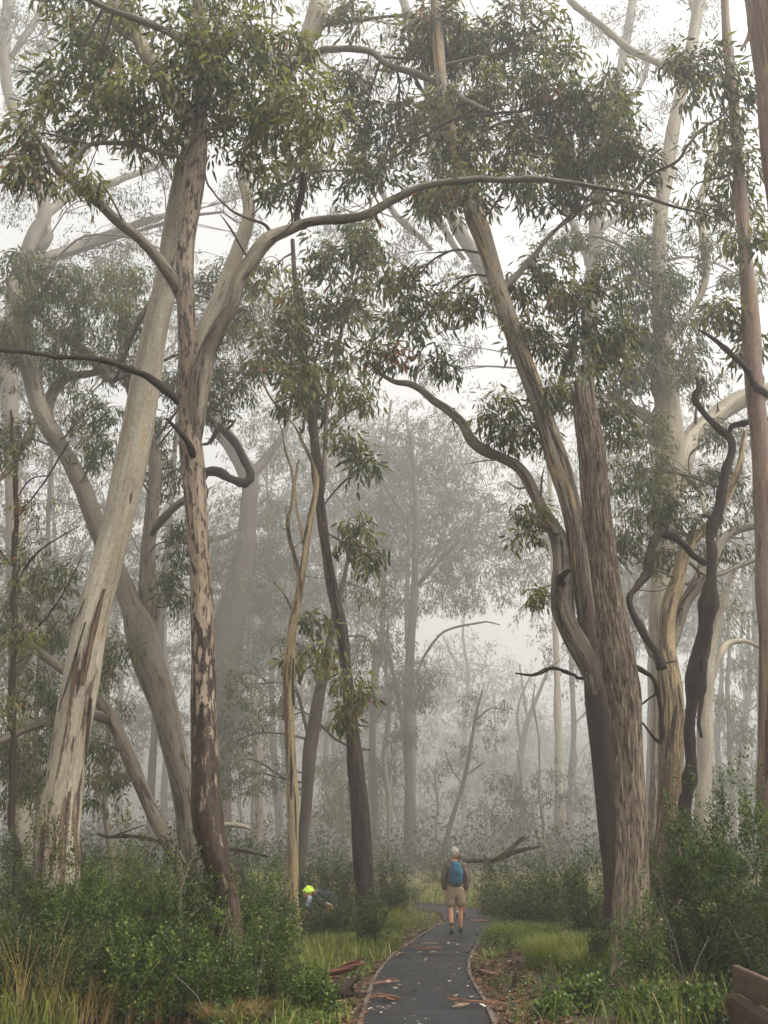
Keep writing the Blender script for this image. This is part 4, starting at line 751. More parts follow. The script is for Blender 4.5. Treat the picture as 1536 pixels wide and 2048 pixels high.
# right foreground bush
shrub('big glossy green bush rising highest at the right edge', 1490, 1622, 12.3, 105, 'bush', .050, 22000, tip=18, wratio=.5, hollow=.5)
shrub('glossy leafy bush against the right side of the broken trunk', 1400, 1672, 12.6, 80, 'bush', .048, 17000, tip=18)
shrub('dark lower bush in front of the glossy bushes on the right', 1455, 1770, 11.6, 95, 'bushdark', .042, 20000, tip=18)
shrub('thin twiggy shrub in front of the foot of the broken trunk', 1296, 1800, 11.6, 62, 'bush', .040, 5500, tip=14)
shrub('dark bush above the timber sleepers at the right edge', 1530, 1800, 11.2, 80, 'bushdark', .040, 13000)
shrub('small leafy plant left of the foot of the broken trunk', 1175, 1950, 11.0, 45, 'bush', .042, 4500, wratio=.8)
shrub('small bright plant at the bottom right of the path litter', 1105, 1995, 10.5, 40, 'bush', .04, 3500, wratio=.8)
shrub('low bright plant in front of the broken trunk at the bottom', 1290, 1985, 10.5, 60, 'bush', .038, 5000, wratio=.8)
shrub('round-leaved plant beside the timber sleepers', 1405, 1985, 10.2, 36, 'bush', .055, 2600, wratio=.95)
shrub('small leafy sprig on the trunk-side bank above the path litter', 1200, 1850, 13.4, 26, 'bushdark', .04, 2500)

# distant understorey that reads as one mass
nb = 700; y = np.concatenate([60 * (430 / 60) ** RNG.random(560), 400 + 52 * RNG.random(140)]); x = (-.5 + RNG.random(nb)) * y * 1.05; H = (1.3 + 2.6 * RNG.random(nb) ** 2) * (1 + y / 130) * np.where(y > 250, 2.1, 1) * (1 + 1.6 * np.clip((y - 300) / 100, 0, 1) * RNG.random(nb)); k = 95
ok_ = ~((np.abs(x / y - .085) < .03) & (y < 60)); x, y, H = x[ok_], y[ok_], H[ok_]; nb = len(x)
q_ = RNG.normal(size=(nb * k, 3)); q_ /= np.linalg.norm(q_, axis=1)[:, None]; q_[:, 2] = np.abs(q_[:, 2]); q_ *= (.55 + .45 * RNG.random((nb * k, 1)))
hh = np.repeat(H, k); lump = 1 + .35 * vn(q_ * 2.3 + np.repeat(x, k)[:, None], 4)
pos = np.stack([np.repeat(x, k) + q_[:, 0] * hh * .9 * lump, np.repeat(y, k) + q_[:, 1] * hh * .9, np.repeat(ground(x, y), k) + q_[:, 2] * hh * lump], -1)
mb = MB(); lf = .0011 * np.repeat(y, k) * (3 + 2.5 * RNG.random(nb * k)); leaves(mb, pos, RNG.normal(size=(nb * k, 3)), lf, lf * .3, np.clip(np.repeat(.4 + .2 * RNG.normal(size=nb), k) + .12 * RNG.normal(size=nb * k), 0, 1), .1, 'far')
tag(mb.build('far_scrub', M['leaffar'], smooth=False), 'misty understorey scrub far behind the trees', kind='stuff')

# ------------------------------------------------------------------ ground cover, grass, litter
def inner(x, y):
    '''inside of the bend, trampled bare so the far stretch of the path shows'''
    return (x / y > .018) & (x / y < .075) & (y > 20.5) & (y < 33) & (RNG.random(len(x)) < .93)
def scatter(n, y0, y1, xl, xr, power=1.0):
    """world positions on the ground, thinner with distance"""
    y = y0 * (y1 / y0) ** RNG.random(n); x = (xl + (xr - xl) * RNG.random(n)) * y
    return x, y
x, y = scatter(9000, 9.6, 45, -.47, .47); ok = ~on_path(x, y, .22) & ~inner(x, y) & ~((x > 3.2) & (y < 10.7)) & (vn(np.stack([x * .9, y * .9, y * 0], -1), 8) > -.35)
ok &= ~((x > .9) & (x < 2.6) & (y < 17) & (RNG.random(len(x)) < .75))
x, y = x[ok], y[ok]; n = len(x); k = 22
hgt = (.16 + .32 * RNG.random(n)) * (1 + .5 * vn(np.stack([x, y, x * 0], -1) * .5, 3)) * np.clip((np.abs(x) - .6) / 2, .3, 1)
cx, cyy, hh = np.repeat(x, k), np.repeat(y, k), np.repeat(hgt, k); m = n * k
rr = hh * .7 * RNG.normal(size=m); a = RNG.random(m) * 6.28
pos = np.stack([cx + rr * np.cos(a), cyy + rr * np.sin(a), ground(cx, cyy) + hh * RNG.random(m)], -1)
mb = MB(); lf = .028 * (1 + np.repeat(y, k) / 28) * (.6 + .7 * RNG.random(m))
leaves(mb, pos, RNG.normal(size=(m, 3)) + [0, 0, .2], lf, lf * .32, np.clip(.42 + np.repeat(RNG.normal(size=n) * .18, k) + RNG.normal(size=m) * .15, 0, 1), .1, 'far')
tag(mb.build('ground_cover', M['bush'], smooth=False), 'low leafy green ground cover on the forest floor', kind='stuff')

def blades(mb, x, y, z, h, wd, lean, tone, az=None):
    n = len(x); az = RNG.random(n) * 6.28 if az is None else az
    dx, dy = np.cos(az) * lean, np.sin(az) * lean; sx, sy = -np.sin(az) * wd, np.cos(az) * wd
    def pt(f, s, bend): return np.stack([x + dx * h * bend + sx * s, y + dy * h * bend + sy * s, z + h * f], -1)
    V = np.stack([pt(0, -1, 0), pt(0, 1, 0), pt(.5, .8, .22), pt(.5, -.8, .22), pt(.85, .45, .62), pt(.85, -.45, .62), pt(.9, 0, 1.05)], 1)
    b = np.arange(n)[:, None] * 7
    mb.add(V.reshape(-1, 3), [np.hstack([b, b + 1, b + 2, b + 3]), np.hstack([b + 3, b + 2, b + 4, b + 5]), np.hstack([b + 5, b + 4, b + 6])], tone=np.repeat(tone, 7))
# grass spread over open ground
x, y = scatter(48000, 9.6, 75, -.47, .47); ok = ~on_path(x, y, .08) & ~inner(x, y) & ~((x > 3.2) & (y < 10.7)) & (vn(np.stack([x * .5, y * .35, y * 0], -1), 18) > -.05)
ok &= ~((x > .9) & (x < 2.4) & (y < 17) & (RNG.random(len(x)) < .8))
x, y = x[ok], y[ok]; n = len(x)
mb = MB(); far = np.clip((y - 24) / 20, 0, 1)
blades(mb, x, y, ground(x, y) - .02, (.18 + .3 * RNG.random(n)) * (1 + far * .6), .004 * (1 + y / 14), .3 + .5 * RNG.random(n), np.clip(.4 + .45 * far + RNG.normal(size=n) * .2, 0, 1))
tag(mb.build('grass', M['grass'], smooth=False), 'green and dry grass between the shrubs', kind='stuff')
mb = MB()
for E, sg, n, wmax in ((PLw, -1, 15000, 1.5), (PRw, 1, 6000, .9)):
    k = RNG.integers(0, len(E) - 1, n); e = E[k] + (E[k + 1] - E[k]) * RNG.random((n, 1)); o_ = .12 + wmax * RNG.random(n)
    x = e[:, 0] + sg * o_; y = e[:, 1] + .3 * RNG.normal(size=n)
    ok = (y > 9.5) & (y < 34) & ~inner(x, y) & ~on_path(x, y, .09) & (vn(np.stack([x * 1.6, y * .9, y * 0], -1), 77) > (-.15 if sg < 0 else .1)); 
    if sg > 0: ok &= (y > 15) | (RNG.random(n) < .12)
    x, y = x[ok], y[ok]; m = len(x)
    blades(mb, x, y, ground(x, y) - .02, (.07 + .2 * RNG.random(m)) * (.5 + np.minimum(1, o_[ok])), .004 * (1 + y / 18), .4 + .6 * RNG.random(m), np.clip(.45 + .2 * RNG.normal(size=m), 0, 1))
tag(mb.build('verge_grass', M['grass'], smooth=False), 'short grass growing along both verges of the path', kind='stuff')
# named grass tussocks
def tussock(label, px, py, r, h, n, mat='grass', base_tone=.5, wd=.004, lean=.7, spread_y=1.0, seedh=.3):
    p = G(px, py); root_ = p
    a = RNG.random(n) * 6.28; q = np.sqrt(RNG.random(n)) * r
    x = p[0] + np.cos(a) * q; y = p[1] + np.sin(a) * q * spread_y
    ok = ~on_path(x, y, .06) & ~inner(x, y); x, y, a = x[ok], y[ok], a[ok]; n = len(x)
    if n == 0: print('NOGRASS', label); return
    mb = MB(); hh = h * (.55 + .6 * RNG.random(n))
    blades(mb, x, y, ground(x, y) - .02, hh, wd, lean * (.4 + .8 * RNG.random(n)), np.clip(base_tone + RNG.normal(size=n) * .2, 0, 1), a + RNG.normal(size=n) * .9)
    o = mb.build('grass_tussock', M[mat], None, tuple(p), smooth=False); tag(o, label, 'grass', 'grass tussocks beside the path')
tussock('long bright green grass tussock right of the path below the thicket', 1150, 1935, .75, .50, 3800)
tussock('soft green grass tussock on the right where the path narrows', 1050, 1890, .65, .42, 3200, base_tone=.42)
tussock('green grass tussock just left of the broken trunk foot', 1200, 1965, .45, .45, 2200)
tussock('soft green grass tussock touching the left edge of the path', 828, 1858, .5, .42, 2600, base_tone=.42)
tussock('pale green grass tussock beside the path bend behind the walker', 775, 1850, .8, .5, 2200, base_tone=.6)
tussock('low green grass patch left of the splintered log', 720, 1905, .7, .32, 3200, base_tone=.5)
tussock('grass tuft behind the splintered log', 760, 1870, .6, .4, 2400, base_tone=.42)
tussock('grass around the foot of the yellow-barked gum', 600, 1880, .8, .35, 2400, base_tone=.62)
tussock('tall golden straw tussock in the bottom left corner', 62, 2044, .30, 1.0, 130, 'straw', .6, .0045, .75)
tussock('shorter golden straw tussock right of the corner one', 160, 2060, .32, .6, 160, 'straw', .5, .004, .9)
tussock('orange-brown straw tuft at the bottom edge left of centre', 462, 2050, .26, .25, 900, 'straw', .3, .003, 1.6)
tussock('thin brown grass stems under the low shrubs at the bottom', 290, 2040, .5, .5, 420, 'straw', .25, .003, .5)
tussock('brown grass stems below the foot of the forked trunk', 470, 1990, .4, .45, 320, 'straw', .3, .003, .5)
tussock('dry grass stems in front of the broken trunk', 1330, 2030, .35, .4, 300, 'straw', .35, .003, .5)
tussock('yellow dry grass patch beyond the path on the right', 1180, 1745, 2.5, .8, 1500, 'straw', .5, .012, .4)
tussock('yellow dry grass patch under the slanting thin tree', 850, 1722, 4.0, .9, 1800, 'straw', .5, .014, .4)
tussock('dry golden grass patch in the mist behind the fallen dead branch', 1020, 1716, 4.0, 1.0, 1800, 'straw', .5, .014, .4)

# fallen leaves
x, y = scatter(60000, 9.6, 40, -.45, .45); onp = on_path(x, y, -.02)
keep = np.where(onp, RNG.random(len(x)) < .05, (on_path(x, y, .9)) | (RNG.random(len(x)) < .12)); keep &= ~on_path(x, y, .04) | onp
x, y, onp = x[keep], y[keep], onp[keep]; n = len(x); a = RNG.random(n) * 6.28
a = np.where(onp & (RNG.random(n) < .6), RNG.normal(size=n) * .5, a)
mb = MB(); L = (.035 + .06 * RNG.random(n)) * np.where(onp, .75, 1) * (1 + y / 60)
tone = np.clip(RNG.normal(size=n) * .25 + .45, 0, 1); tone = np.where(onp & (RNG.random(n) < .35), .98, tone)
leaves(mb, np.stack([x, y, ground(x, y) + np.where(onp, .056, .03 + .03 * RNG.random(n))], -1), np.stack([np.cos(a), np.sin(a), RNG.normal(size=n) * np.where(onp, .05, .2)], -1), L, L * np.where(onp, .09 + .06 * RNG.random(n), .14), tone, .15)
tag(mb.build('fallen_leaves', M['litter'], smooth=False), 'fallen brown and pale gum leaves on the path and its verges', kind='stuff')

# bark strips and sticks on the path
M['strip'] = simple('red_brown_bark_strip', (.19, .085, .05), .6, .6, 30, .4)
M['strip2'] = simple('pale_bark_strip', (.27, .18, .11), .6, .45, 30, .4)
M['stick'] = simple('dark_stick', (.05, .035, .025), .7, .4, 30, .4)
def strip(label, pts, w_, mat, name='bark_strip', cat='bark', z=.055, ns=3):
    w_ *= .55; mb = MB(); P0 = G(*pts[0])
    for s in range(ns):
        W = [G(p[0], p[1] + (random.uniform(-3, 3) if s else 0)) for p in pts]
        W = [np.array([q[0] + s * .012, q[1], float(ground(q[0], q[1])) + z + .012 * s + .02 * random.random()]) for q in W]
        sp = spline(W, .04); nn = len(sp); d = np.gradient(sp, axis=0); d /= np.linalg.norm(d, axis=1)[:, None]
        sd_ = np.stack([-d[:, 1], d[:, 0], d[:, 0] * 0], -1); ww = (w_ * (1 - .3 * s) * (.25 + np.sin(np.linspace(.15, 3.0, nn)))[:, None] * (1 + .3 * vn(sp * 14 + s, 4))[:, None]) / 2
        cr = np.abs(ww) * .8 + .006
        rowsv = np.stack([sp - sd_ * ww, sp + [0, 0, 1] * cr, sp + sd_ * ww, sp - [0, 0, .004]], 1)
        i = np.arange(nn - 1)[:, None] * 4; j = np.arange(4)[None, :]; j2 = (j + 1) % 4
        mb.add(rowsv.reshape(-1, 3), [np.stack([i + j, i + j2, i + 4 + j2, i + 4 + j], -1).reshape(-1, 4)])
    o = mb.build(name, M[mat], None, tuple(P0)); tag(o, label, cat, 'bark and sticks fallen on the path')
strip('long red bark strip lying over the right edging of the path', [(893, 2012), (925, 2017), (960, 2019), (995, 2022)], .05, 'strip')
strip('short pink bark strip below the long one on the right of the path', [(905, 2028), (920, 2026), (935, 2024)], .04, 'strip2')
strip('red curled bark strip lying over the left edging of the path', [(738, 2008), (760, 2008), (785, 2012), (800, 2014)], .08, 'strip')
strip('brown bark strip with a twig higher up on the left of the path', [(745, 1982), (760, 1977), (775, 1976), (795, 1974)], .05, 'strip')
strip('thin dark stick lying straight across the middle of the path', [(845, 1916), (870, 1917), (895, 1917), (918, 1917)], .018, 'stick', 'stick', 'stick', ns=1)
strip('orange bark flake lying on the dark stick', [(860, 1914), (868, 1912), (874, 1912)], .07, 'strip2', ns=1)
strip('reddish stick with side splinter left of the walker on the path', [(820, 1902), (840, 1907), (860, 1906), (885, 1904)], .035, 'strip')
strip('small tan bark flake standing alone on the path', [(848, 1932), (851, 1928), (855, 1926)], .05, 'strip2', ns=1)
strip('pale twig lying across the left half of the path', [(840, 1893), (858, 1895), (876, 1894)], .02, 'strip2', 'stick', 'stick', ns=1)
strip('red bark litter on the left edging beside the path', [(790, 1920), (800, 1915), (812, 1914)], .05, 'strip', ns=2)
strip('crumpled brown bark heap on the litter right of the path', [(955, 1950), (970, 1957), (985, 1960), (1000, 1962)], .11, 'strip')
strip('long brown bark piece across the path behind the boots', [(938, 1847), (955, 1848), (975, 1848)], .05, 'strip')

# small upright stump right of the path
def stump(label, px, py, r, h, mat, name='stump', cat='stump'):
    p = G(px, py); mb = MB(); s = spline([[*(p - [0, 0, .05]), r * 1.3], [*(p + [.01, 0, h * .5]), r], [*(p + [.03, 0, h]), r * .8]], .03)
    tube(mb, s[:, :3], s[:, 3], 12, .2, 2, 6, 3, jag=2); o = mb.build(name, M[mat], None, tuple(p)); tag(o, label, cat)
stump('small dark upright stump in the leaf litter right of the path', 1028, 1980, .03, .17, 'dead')
stump('dark snapped stub on the bank beside the path litter', 962, 1952, .035, .12, 'dead')

def log(label, pts, mat='deadlight', name='fallen_log', cat='log', branches=(), sides=12, amp=.15):
    W = []
    for px, py, w_, d in pts:
        p = P(px, py, d); W.append([*p, w_ / 2 * tpx(py, d)])
    s = spline(W, .06 if pts[0][3] < 14 else .15); base = tuple(s[0, :3]); mb = MB(); tube(mb, s[:, :3], s[:, 3], sides, amp, 3, 5, seed=len(label), jag=2)
    o = mb.build(name, M[mat], None, base); tag(o, label, cat)
    for b in branches:
        W = [[*P(px, py, d), w_ / 2 * tpx(py, d)] for px, py, w_, d in b]
        s = spline(W, .06); mb = MB(); tube(mb, s[:, :3], s[:, 3], 7, amp, 3, 5, seed=3); mb.build('branch', M[mat], o, base)
    return o
M['redwood'] = bark_mat('splintered_red_wood', (.24, .10, .055), (.17, .07, .04), (.05, .025, .018), cover=.45, fibre=.6, patch=2.5, strip=.08, bump=1.0)
log('splintered reddish log end poking out of the grass left of the path', [(652, 1948, 10, 12.7), (676, 1943, 13, 12.6), (700, 1936, 12, 12.5), (716, 1930, 7, 12.4), (728, 1926, 3, 12.4)], 'redwood', amp=.35,
    branches=[[(655 + 6 * k, 1946 - 2 * k, 6, 12.6), (690 + 4 * k, 1940 - 5 * k + (k % 3) * 4, 7, 12.5), (712 + 5 * k, 1934 - 5 * k + (k % 2) * 6, 2, 12.4)] for k in range(5)])
log('mossy brown log slanting up behind the straw tussock in the bottom left', [(25, 2000, 34, 10.4), (55, 1975, 32, 10.6), (90, 1950, 30, 10.9), (128, 1928, 26, 11.2)], 'deadlight')
log('red splintered bark piece hidden in the low shrubs on the left', [(172, 1957, 12, 10.6), (186, 1962, 12, 10.5), (202, 1952, 6, 10.5)], 'redwood', name='bark_piece', cat='bark')
log('charred log lying along the bottom edge on the left', [(90, 2050, 22, 10.2), (130, 2044, 18, 10.25), (165, 2042, 12, 10.3), (195, 2040, 6, 10.3)], 'dead')
log('short dark log lying by the straw tuft at the bottom edge', [(500, 2042, 20, 10.3), (530, 2038, 24, 10.4), (552, 2030, 22, 10.5)], 'dead')
log('mossy grey stone-like log beside the path at the lower left', [(660, 1985, 34, 11.2), (688, 1978, 34, 11.2)], 'dead')
log('thin dark fallen stick at the foot of the yellow-barked gum', [(572, 1850, 4, 19), (600, 1864, 5, 18.8), (640, 1877, 4, 18.6), (668, 1876, 3, 18.5)], 'dead', name='fallen_branch', cat='branch', branches=[[(605, 1866, 3, 18.7), (598, 1880, 3, 18.5), (575, 1888, 2, 18.4)], [(602, 1866, 3, 18.7), (612, 1890, 2, 18.4)]])
log('fallen dead tree limb with forked tips right of the walkers', [(925, 1722, 9, 29), (955, 1721, 9, 29), (985, 1722, 10, 28.8), (1005, 1713, 13, 28.5), (1022, 1706, 12, 28.4), (1045, 1700, 8, 28.2), (1078, 1693, 4, 28)], 'dead', name='fallen_branch', cat='branch', branches=[[(1012, 1708, 12, 28.4), (1030, 1690, 9, 28.6), (1042, 1682, 6, 28.7), (1058, 1675, 3, 28.8)], [(990, 1745, 8, 28.6), (982, 1735, 8, 28.6), (974, 1722, 6, 28.6), (968, 1710, 3, 28.6)], [(1030, 1690, 6, 28.6), (1036, 1682, 5, 28.5), (1048, 1673, 3, 28.4)]])
log('fallen grey limb behind the shrubs left of the forked trunk', [(195, 1668, 5, 22), (215, 1674, 6, 22), (255, 1672, 8, 21.8), (300, 1678, 8, 21.6), (335, 1692, 6, 21.5)], 'dead', name='fallen_branch', cat='branch', branches=[[(225, 1673, 4, 22), (260, 1660, 3, 22), (290, 1650, 2, 22)]])
log('thin fallen limb crossing low behind the thin leaning gum', [(205, 1715, 4, 20), (250, 1720, 5, 20), (290, 1735, 4, 19.8)], 'dead', name='fallen_branch', cat='branch')
log('pale broken limb sticking out right of the forked trunk', [(420, 1655, 10, 20), (450, 1650, 11, 20), (475, 1650, 11, 19.9), (500, 1656, 5, 19.8)], 'pale', name='fallen_branch', cat='branch', branches=[[(480, 1652, 4, 19.9), (500, 1660, 3, 19.8), (512, 1668, 2, 19.8)]])
log('dark fallen limb low right of the forked trunk', [(450, 1698, 7, 20), (490, 1702, 7, 20), (530, 1712, 4, 19.8)], 'dead', name='fallen_branch', cat='branch')
log('hazy fallen log left of the charred-looking gum', [(640, 1758, 14, 27), (680, 1752, 14, 27), (712, 1748, 12, 27)], 'deadlight')

rs = random.Random(5)
mb = MB()
for k in range(150):
    y = 9.8 + rs.random() ** 1.5 * 16; x = rs.uniform(-.46, .46) * y
    if bool(on_path(np.array([x]), np.array([y]), .5)[0]): continue
    z = float(ground(x, y)); h = rs.uniform(.4, 1.5) * (1 if x < 0 or x > 3 else .35); a = rs.uniform(0, 6.28); l = rs.uniform(.1, .5)
    s = spline([(x, y, z - .03), (x + l * .4 * math.cos(a) + rs.uniform(-.05, .05), y + l * .4 * math.sin(a), z + h * .55), (x + l * math.cos(a), y + l * math.sin(a), z + h)], .15)
    tube(mb, s, np.linspace(.008, .003, len(s)), 4, seed=k)
tag(mb.build('bare_stems', M['twig']), 'thin bare dead stems standing among the low shrubs', kind='stuff')

# timber sleepers at the lower right
def PZ(px, py, z):
    r = ray(px, py); t = (z - CZ) / r[2]; return np.array([r[0] * t, r[1] * t, z])
M['plank'] = bark_mat('wet_brown_timber', (.15, .09, .06), (.10, .066, .047), (.035, .03, .02), cover=.3, fibre=.35, patch=.7, bump=.4, rough=.6)
tb = PZ(1447, 1975, .30); a0 = PZ(1465, 1929, .57); a1 = PZ(1536, 1962, .57)
dirv = (a1 - a0); dirv[2] = 0; dirv /= np.linalg.norm(dirv); nrm = np.array([-dirv[1], dirv[0], 0]);
if np.dot(nrm, a0) < 0: nrm = -nrm
rt = empty('timber_sleepers', (a0[0], a0[1], 0), 'two stacked wet brown timber planks in the lower right corner', 'timber wall')
def plank(s0, z0, z1, slant, th=.07, fwd=0.0):
    L = 1.7; ns = 24; mb = MB(); rows = []
    for f in np.linspace(0, 1, ns):
        p = a0 + dirv * (s0 + f * L); sl_ = slant * (1 - f)
        e = .004 * vn(np.array([[f * 9 + z0 * 7, z0 * 3, .1]]), 2)[0]; bv = .012
        q = []
        for (o_, z, ss) in [(bv, z0, 0), (0, z0 + bv, 0), (0, z1 - bv, sl_), (bv, z1, sl_), (th - bv, z1, sl_), (th, z1 - bv, sl_), (th, z0 + bv, 0), (th - bv, z0, 0)]:
            q.append(p + dirv * ss + nrm * (o_ + e - fwd) + np.array([0, 0, z + e - a0[2]]))
        rows.append(q)
    V = np.array(rows).reshape(-1, 3); i = np.arange(ns - 1)[:, None] * 8; j = np.arange(8)[None, :]; j2 = (j + 1) % 8
    loc = np.stack([(V - a0) @ nrm * 1.0 + z0 * 3, V[:, 2], (V - a0) @ dirv], -1)
    mb.add(V, [np.stack([i + j, i + j2, i + 8 + j2, i + 8 + j], -1).reshape(-1, 4), [[0, 1, 2, 3, 4, 5, 6, 7]], [[(ns - 1) * 8 + v for v in (7, 6, 5, 4, 3, 2, 1, 0)]]], bark=loc, rough=np.full(len(V), .4))
    return mb.build('plank', M['plank'], rt, (a0[0], a0[1], 0), smooth=False)
plank(-.10, .325, .57, .09); plank(-.14, .02, .288, .03, .15, .085)
mb = MB(); p = a0 + dirv * .5 + nrm * .12; boxline(mb, p, p + dirv * .1, .1, -.57 - a0[2] + .57 - .3, -.05); mb.build('post', M['plank'], rt, (a0[0], a0[1], 0), smooth=False)
# ------------------------------------------------------------------ people
def skin(vs, es, root=0, sub=2):
    """vs: (x,y,z,rx,ry) ; returns vertices and quads of the grown surface"""
    me = bpy.data.meshes.new('s'); me.from_pydata([v[:3] for v in vs], es, []); o = bpy.data.objects.new('s', me); C.objects.link(o)
    o.modifiers.new('k', 'SKIN'); 
    if not me.skin_vertices: me.skin_vertices.new()
    for i, v in enumerate(vs):
        sv = me.skin_vertices[0].data[i]; sv.radius = (v[3], v[4] if len(v) > 4 else v[3]); sv.use_root = i == root
    m = o.modifiers.new('b', 'SUBSURF'); m.levels = sub; m.render_levels = sub
    dg = bpy.context.evaluated_depsgraph_get(); dg.update(); ev = o.evaluated_get(dg); em = bpy.data.meshes.new_from_object(ev)
    V = np.array([v.co for v in em.vertices]); q = np.array([list(p.vertices) for p in em.polygons if len(p.vertices) == 4]).reshape(-1, 4); t = np.array([list(p.vertices) for p in em.polygons if len(p.vertices) == 3]).reshape(-1, 3)
    bpy.data.objects.remove(o); bpy.data.meshes.remove(me); bpy.data.meshes.remove(em)
    return V, [a for a in (q, t) if len(a)]
def ellip(c, r, nu=20, nv=14, f=None):
    u = np.linspace(0, 2 * math.pi, nu, endpoint=False); v = np.linspace(0, math.pi, nv)
    U, W = np.meshgrid(u, v); V = np.stack([np.sin(W) * np.cos(U), np.sin(W) * np.sin(U), np.cos(W)], -1).reshape(-1, 3)
    if f: V = f(V)
    V = V * np.array(r) + np.array(c); i = np.arange(nv - 1)[:, None] * nu; j = np.arange(nu)[None, :]; j2 = (j + 1) % nu
    return V, [np.stack([i + j, i + nu + j, i + nu + j2, i + j2], -1).reshape(-1, 4)]
def rot(V, az, tilt=0, pivot=(0, 0, 0)):
    V = np.asarray(V, float) - pivot; c, s = math.cos(az), math.sin(az)
    V = V @ np.array([[c, -s, 0], [s, c, 0], [0, 0, 1]]).T; c, s = math.cos(tilt), math.sin(tilt)
    return V @ np.array([[1, 0, 0], [0, c, -s], [0, s, c]]).T + pivot
SK = simple('tanned_skin', (.50, .24, .13), .5, .12, 20); 
MATP = {k: simple(k, c, .8, v, s, .4) for k, c, v, s in [('khaki_jacket_cloth', (.13, .10, .065), .4, 14), ('khaki_shorts_cloth', (.27, .195, .12), .35, 12), ('white_hair', (.42, .38, .33), .4, 40), ('teal_pack_cloth', (.025, .115, .18), .6, 18), ('dark_strap', (.03, .03, .035), .2, 20),
        ('olive_boot_leather', (.055, .055, .04), .3, 20), ('dark_sock', (.03, .028, .028), .2, 20), ('maroon_jacket_cloth', (.11, .035, .03), .35, 14), ('lime_cap_cloth', (.55, .80, .06), .2, 14), ('navy_jacket_cloth', (.018, .022, .032), .3, 14), ('pale_piping', (.55, .55, .53), .1, 14), ('pale_blue_cloth', (.38, .46, .52), .3, 14), ('white_sock', (.7, .68, .64), .1, 20), ('brown_hair', (.10, .05, .03), .2, 50), ('dark_trousers', (.03, .03, .035), .3, 12)]}
def fingers(mb, wrist, d, side, curl=.5, s=1.0):
    """palm block and five curled fingers continuing from the wrist"""
    d = np.array(d, float); d /= np.linalg.norm(d); sidev = np.array(side, float); sidev -= d * np.dot(d, sidev); sidev /= np.linalg.norm(sidev); nn = np.cross(d, sidev)
    for k, (o_, L) in enumerate([(-.030, .065), (-.010, .078), (.010, .074), (.030, .058)]):
        a = np.array(wrist) + d * .075 * s + sidev * o_ * s; b = a + (d * .5 + nn * .3 * curl) * L * s; c = b + (d * .25 + nn * .5 * curl) * L * s
        sp = spline([a - d * .03, a, b, c], .012); tube(mb, sp, np.linspace(.0095, .007, len(sp)) * s, 7)
    a = np.array(wrist) + d * .03 * s - sidev * .035 * s; b = a - sidev * .02 * s + d * .035 * s + nn * .01; c = b + d * .025 * s
    sp = spline([a, b, c], .012); tube(mb, sp, np.linspace(.011, .008, len(sp)) * s, 7)
def head(mb, c, az, tilt=0, s=1.0):
    def f(V):
        x, y, z = V[:, 0].copy(), V[:, 1].copy(), V[:, 2].copy()
        V[:, 0] = x * (1 - .22 * np.clip(-z, 0, 1)) ; V[:, 1] = y * 1.0 + np.where(z < -.1, np.clip(y, 0, 1) * .12, 0)
        # nose, brow, chin, eye hollows
        V[:, 1] += .30 * np.exp(-((x / .16) ** 2 + ((z + .12) / .22) ** 2)) * (y > .2)
        V[:, 1] -= .10 * np.exp(-(((np.abs(x) - .36) / .16) ** 2 + ((z - .08) / .12) ** 2)) * (y > .2)
        V[:, 1] += .06 * np.exp(-((x / .3) ** 2 + ((z + .55) / .10) ** 2)) * (y > .2)
        return V
    V, Fq = ellip((0, 0, 0), (.074 * s, .092 * s, .115 * s), 32, 24, f); V = rot(V, az, tilt) + c; mb.add(V, Fq)
    for sx in (-1, 1):
        V, Fq = ellip((sx * .078 * s, -.005, -.01), (.012, .022, .032), 10, 8); V = rot(V, az, tilt) + c; mb.add(V, Fq)
def clothmesh(name, V, Fl, mat, root, base, az, wr=.006, sc=11):
    V = np.asarray(V, float); V = V + np.stack([vn(V * sc, 21), vn(V * sc, 22), vn(V * sc * .6, 23)], -1) * wr
    mb = MB(); mb.add(rot(V, az) + base, Fl); return mb.build(name, MATP[mat], root, base)
def boot(root, base, az, x, y, z, mat, toe=.16, nm='boot'):
    V, Fl = skin([(x, y - .02, z + .16, .05), (x, y - .02, z + .07, .052), (x, y + .06, z + .045, .048, .042), (x, y + toe, z + .035, .042, .03)], [(0, 1), (1, 2), (2, 3)], 0, 2)
    clothmesh(nm, V, Fl, mat, root, base, az, .002)
def sock(root, base, az, x, y, z, mat):
    V, Fl = skin([(x, y, z, .046), (x, y, z + .05, .046), (x, y, z + .10, .048)], [(0, 1), (1, 2)], 0, 1); clothmesh('sock', V, Fl, mat, root, base, az, .002)
# --- the white-haired walker
g = G(913, 1873); g[2] = float(ground(g[0], g[1])) + .045; az = -.05; S = 1.0
fl, fr = (-.105, -.12), (.10, .10)
vs = [(0, 0, .95, .14, .11), (0, .0, 1.12, .135, .10), (0, .02, 1.30, .165, .11), (0, .05, 1.42, .12, .085), (0.0, .075, 1.50, .055, .055), (.005, .10, 1.56, .052, .052),
      (-.19, .04, 1.40, .062), (-.255, .0, 1.15, .047), (-.235, .10, .93, .034), (-.225, .13, .87, .036, .024),
      (.19, .04, 1.40, .062), (.255, .0, 1.15, .047), (.235, .10, .93, .034), (.225, .13, .87, .036, .024),
      (-.10, 0, .86, .085), (-.108, .0, .62, .072), (-.108, -.03, .48, .056), (-.107, -.07, .34, .060), (fl[0], fl[1], .12, .036), (fl[0], fl[1] + .10, .04, .036),
      (.10, .01, .86, .085), (.108, .04, .62, .072), (.105, .06, .48, .056), (.103, .05, .34, .060), (fr[0], fr[1] - .02, .12, .036), (fr[0], fr[1] + .10, .05, .036)]
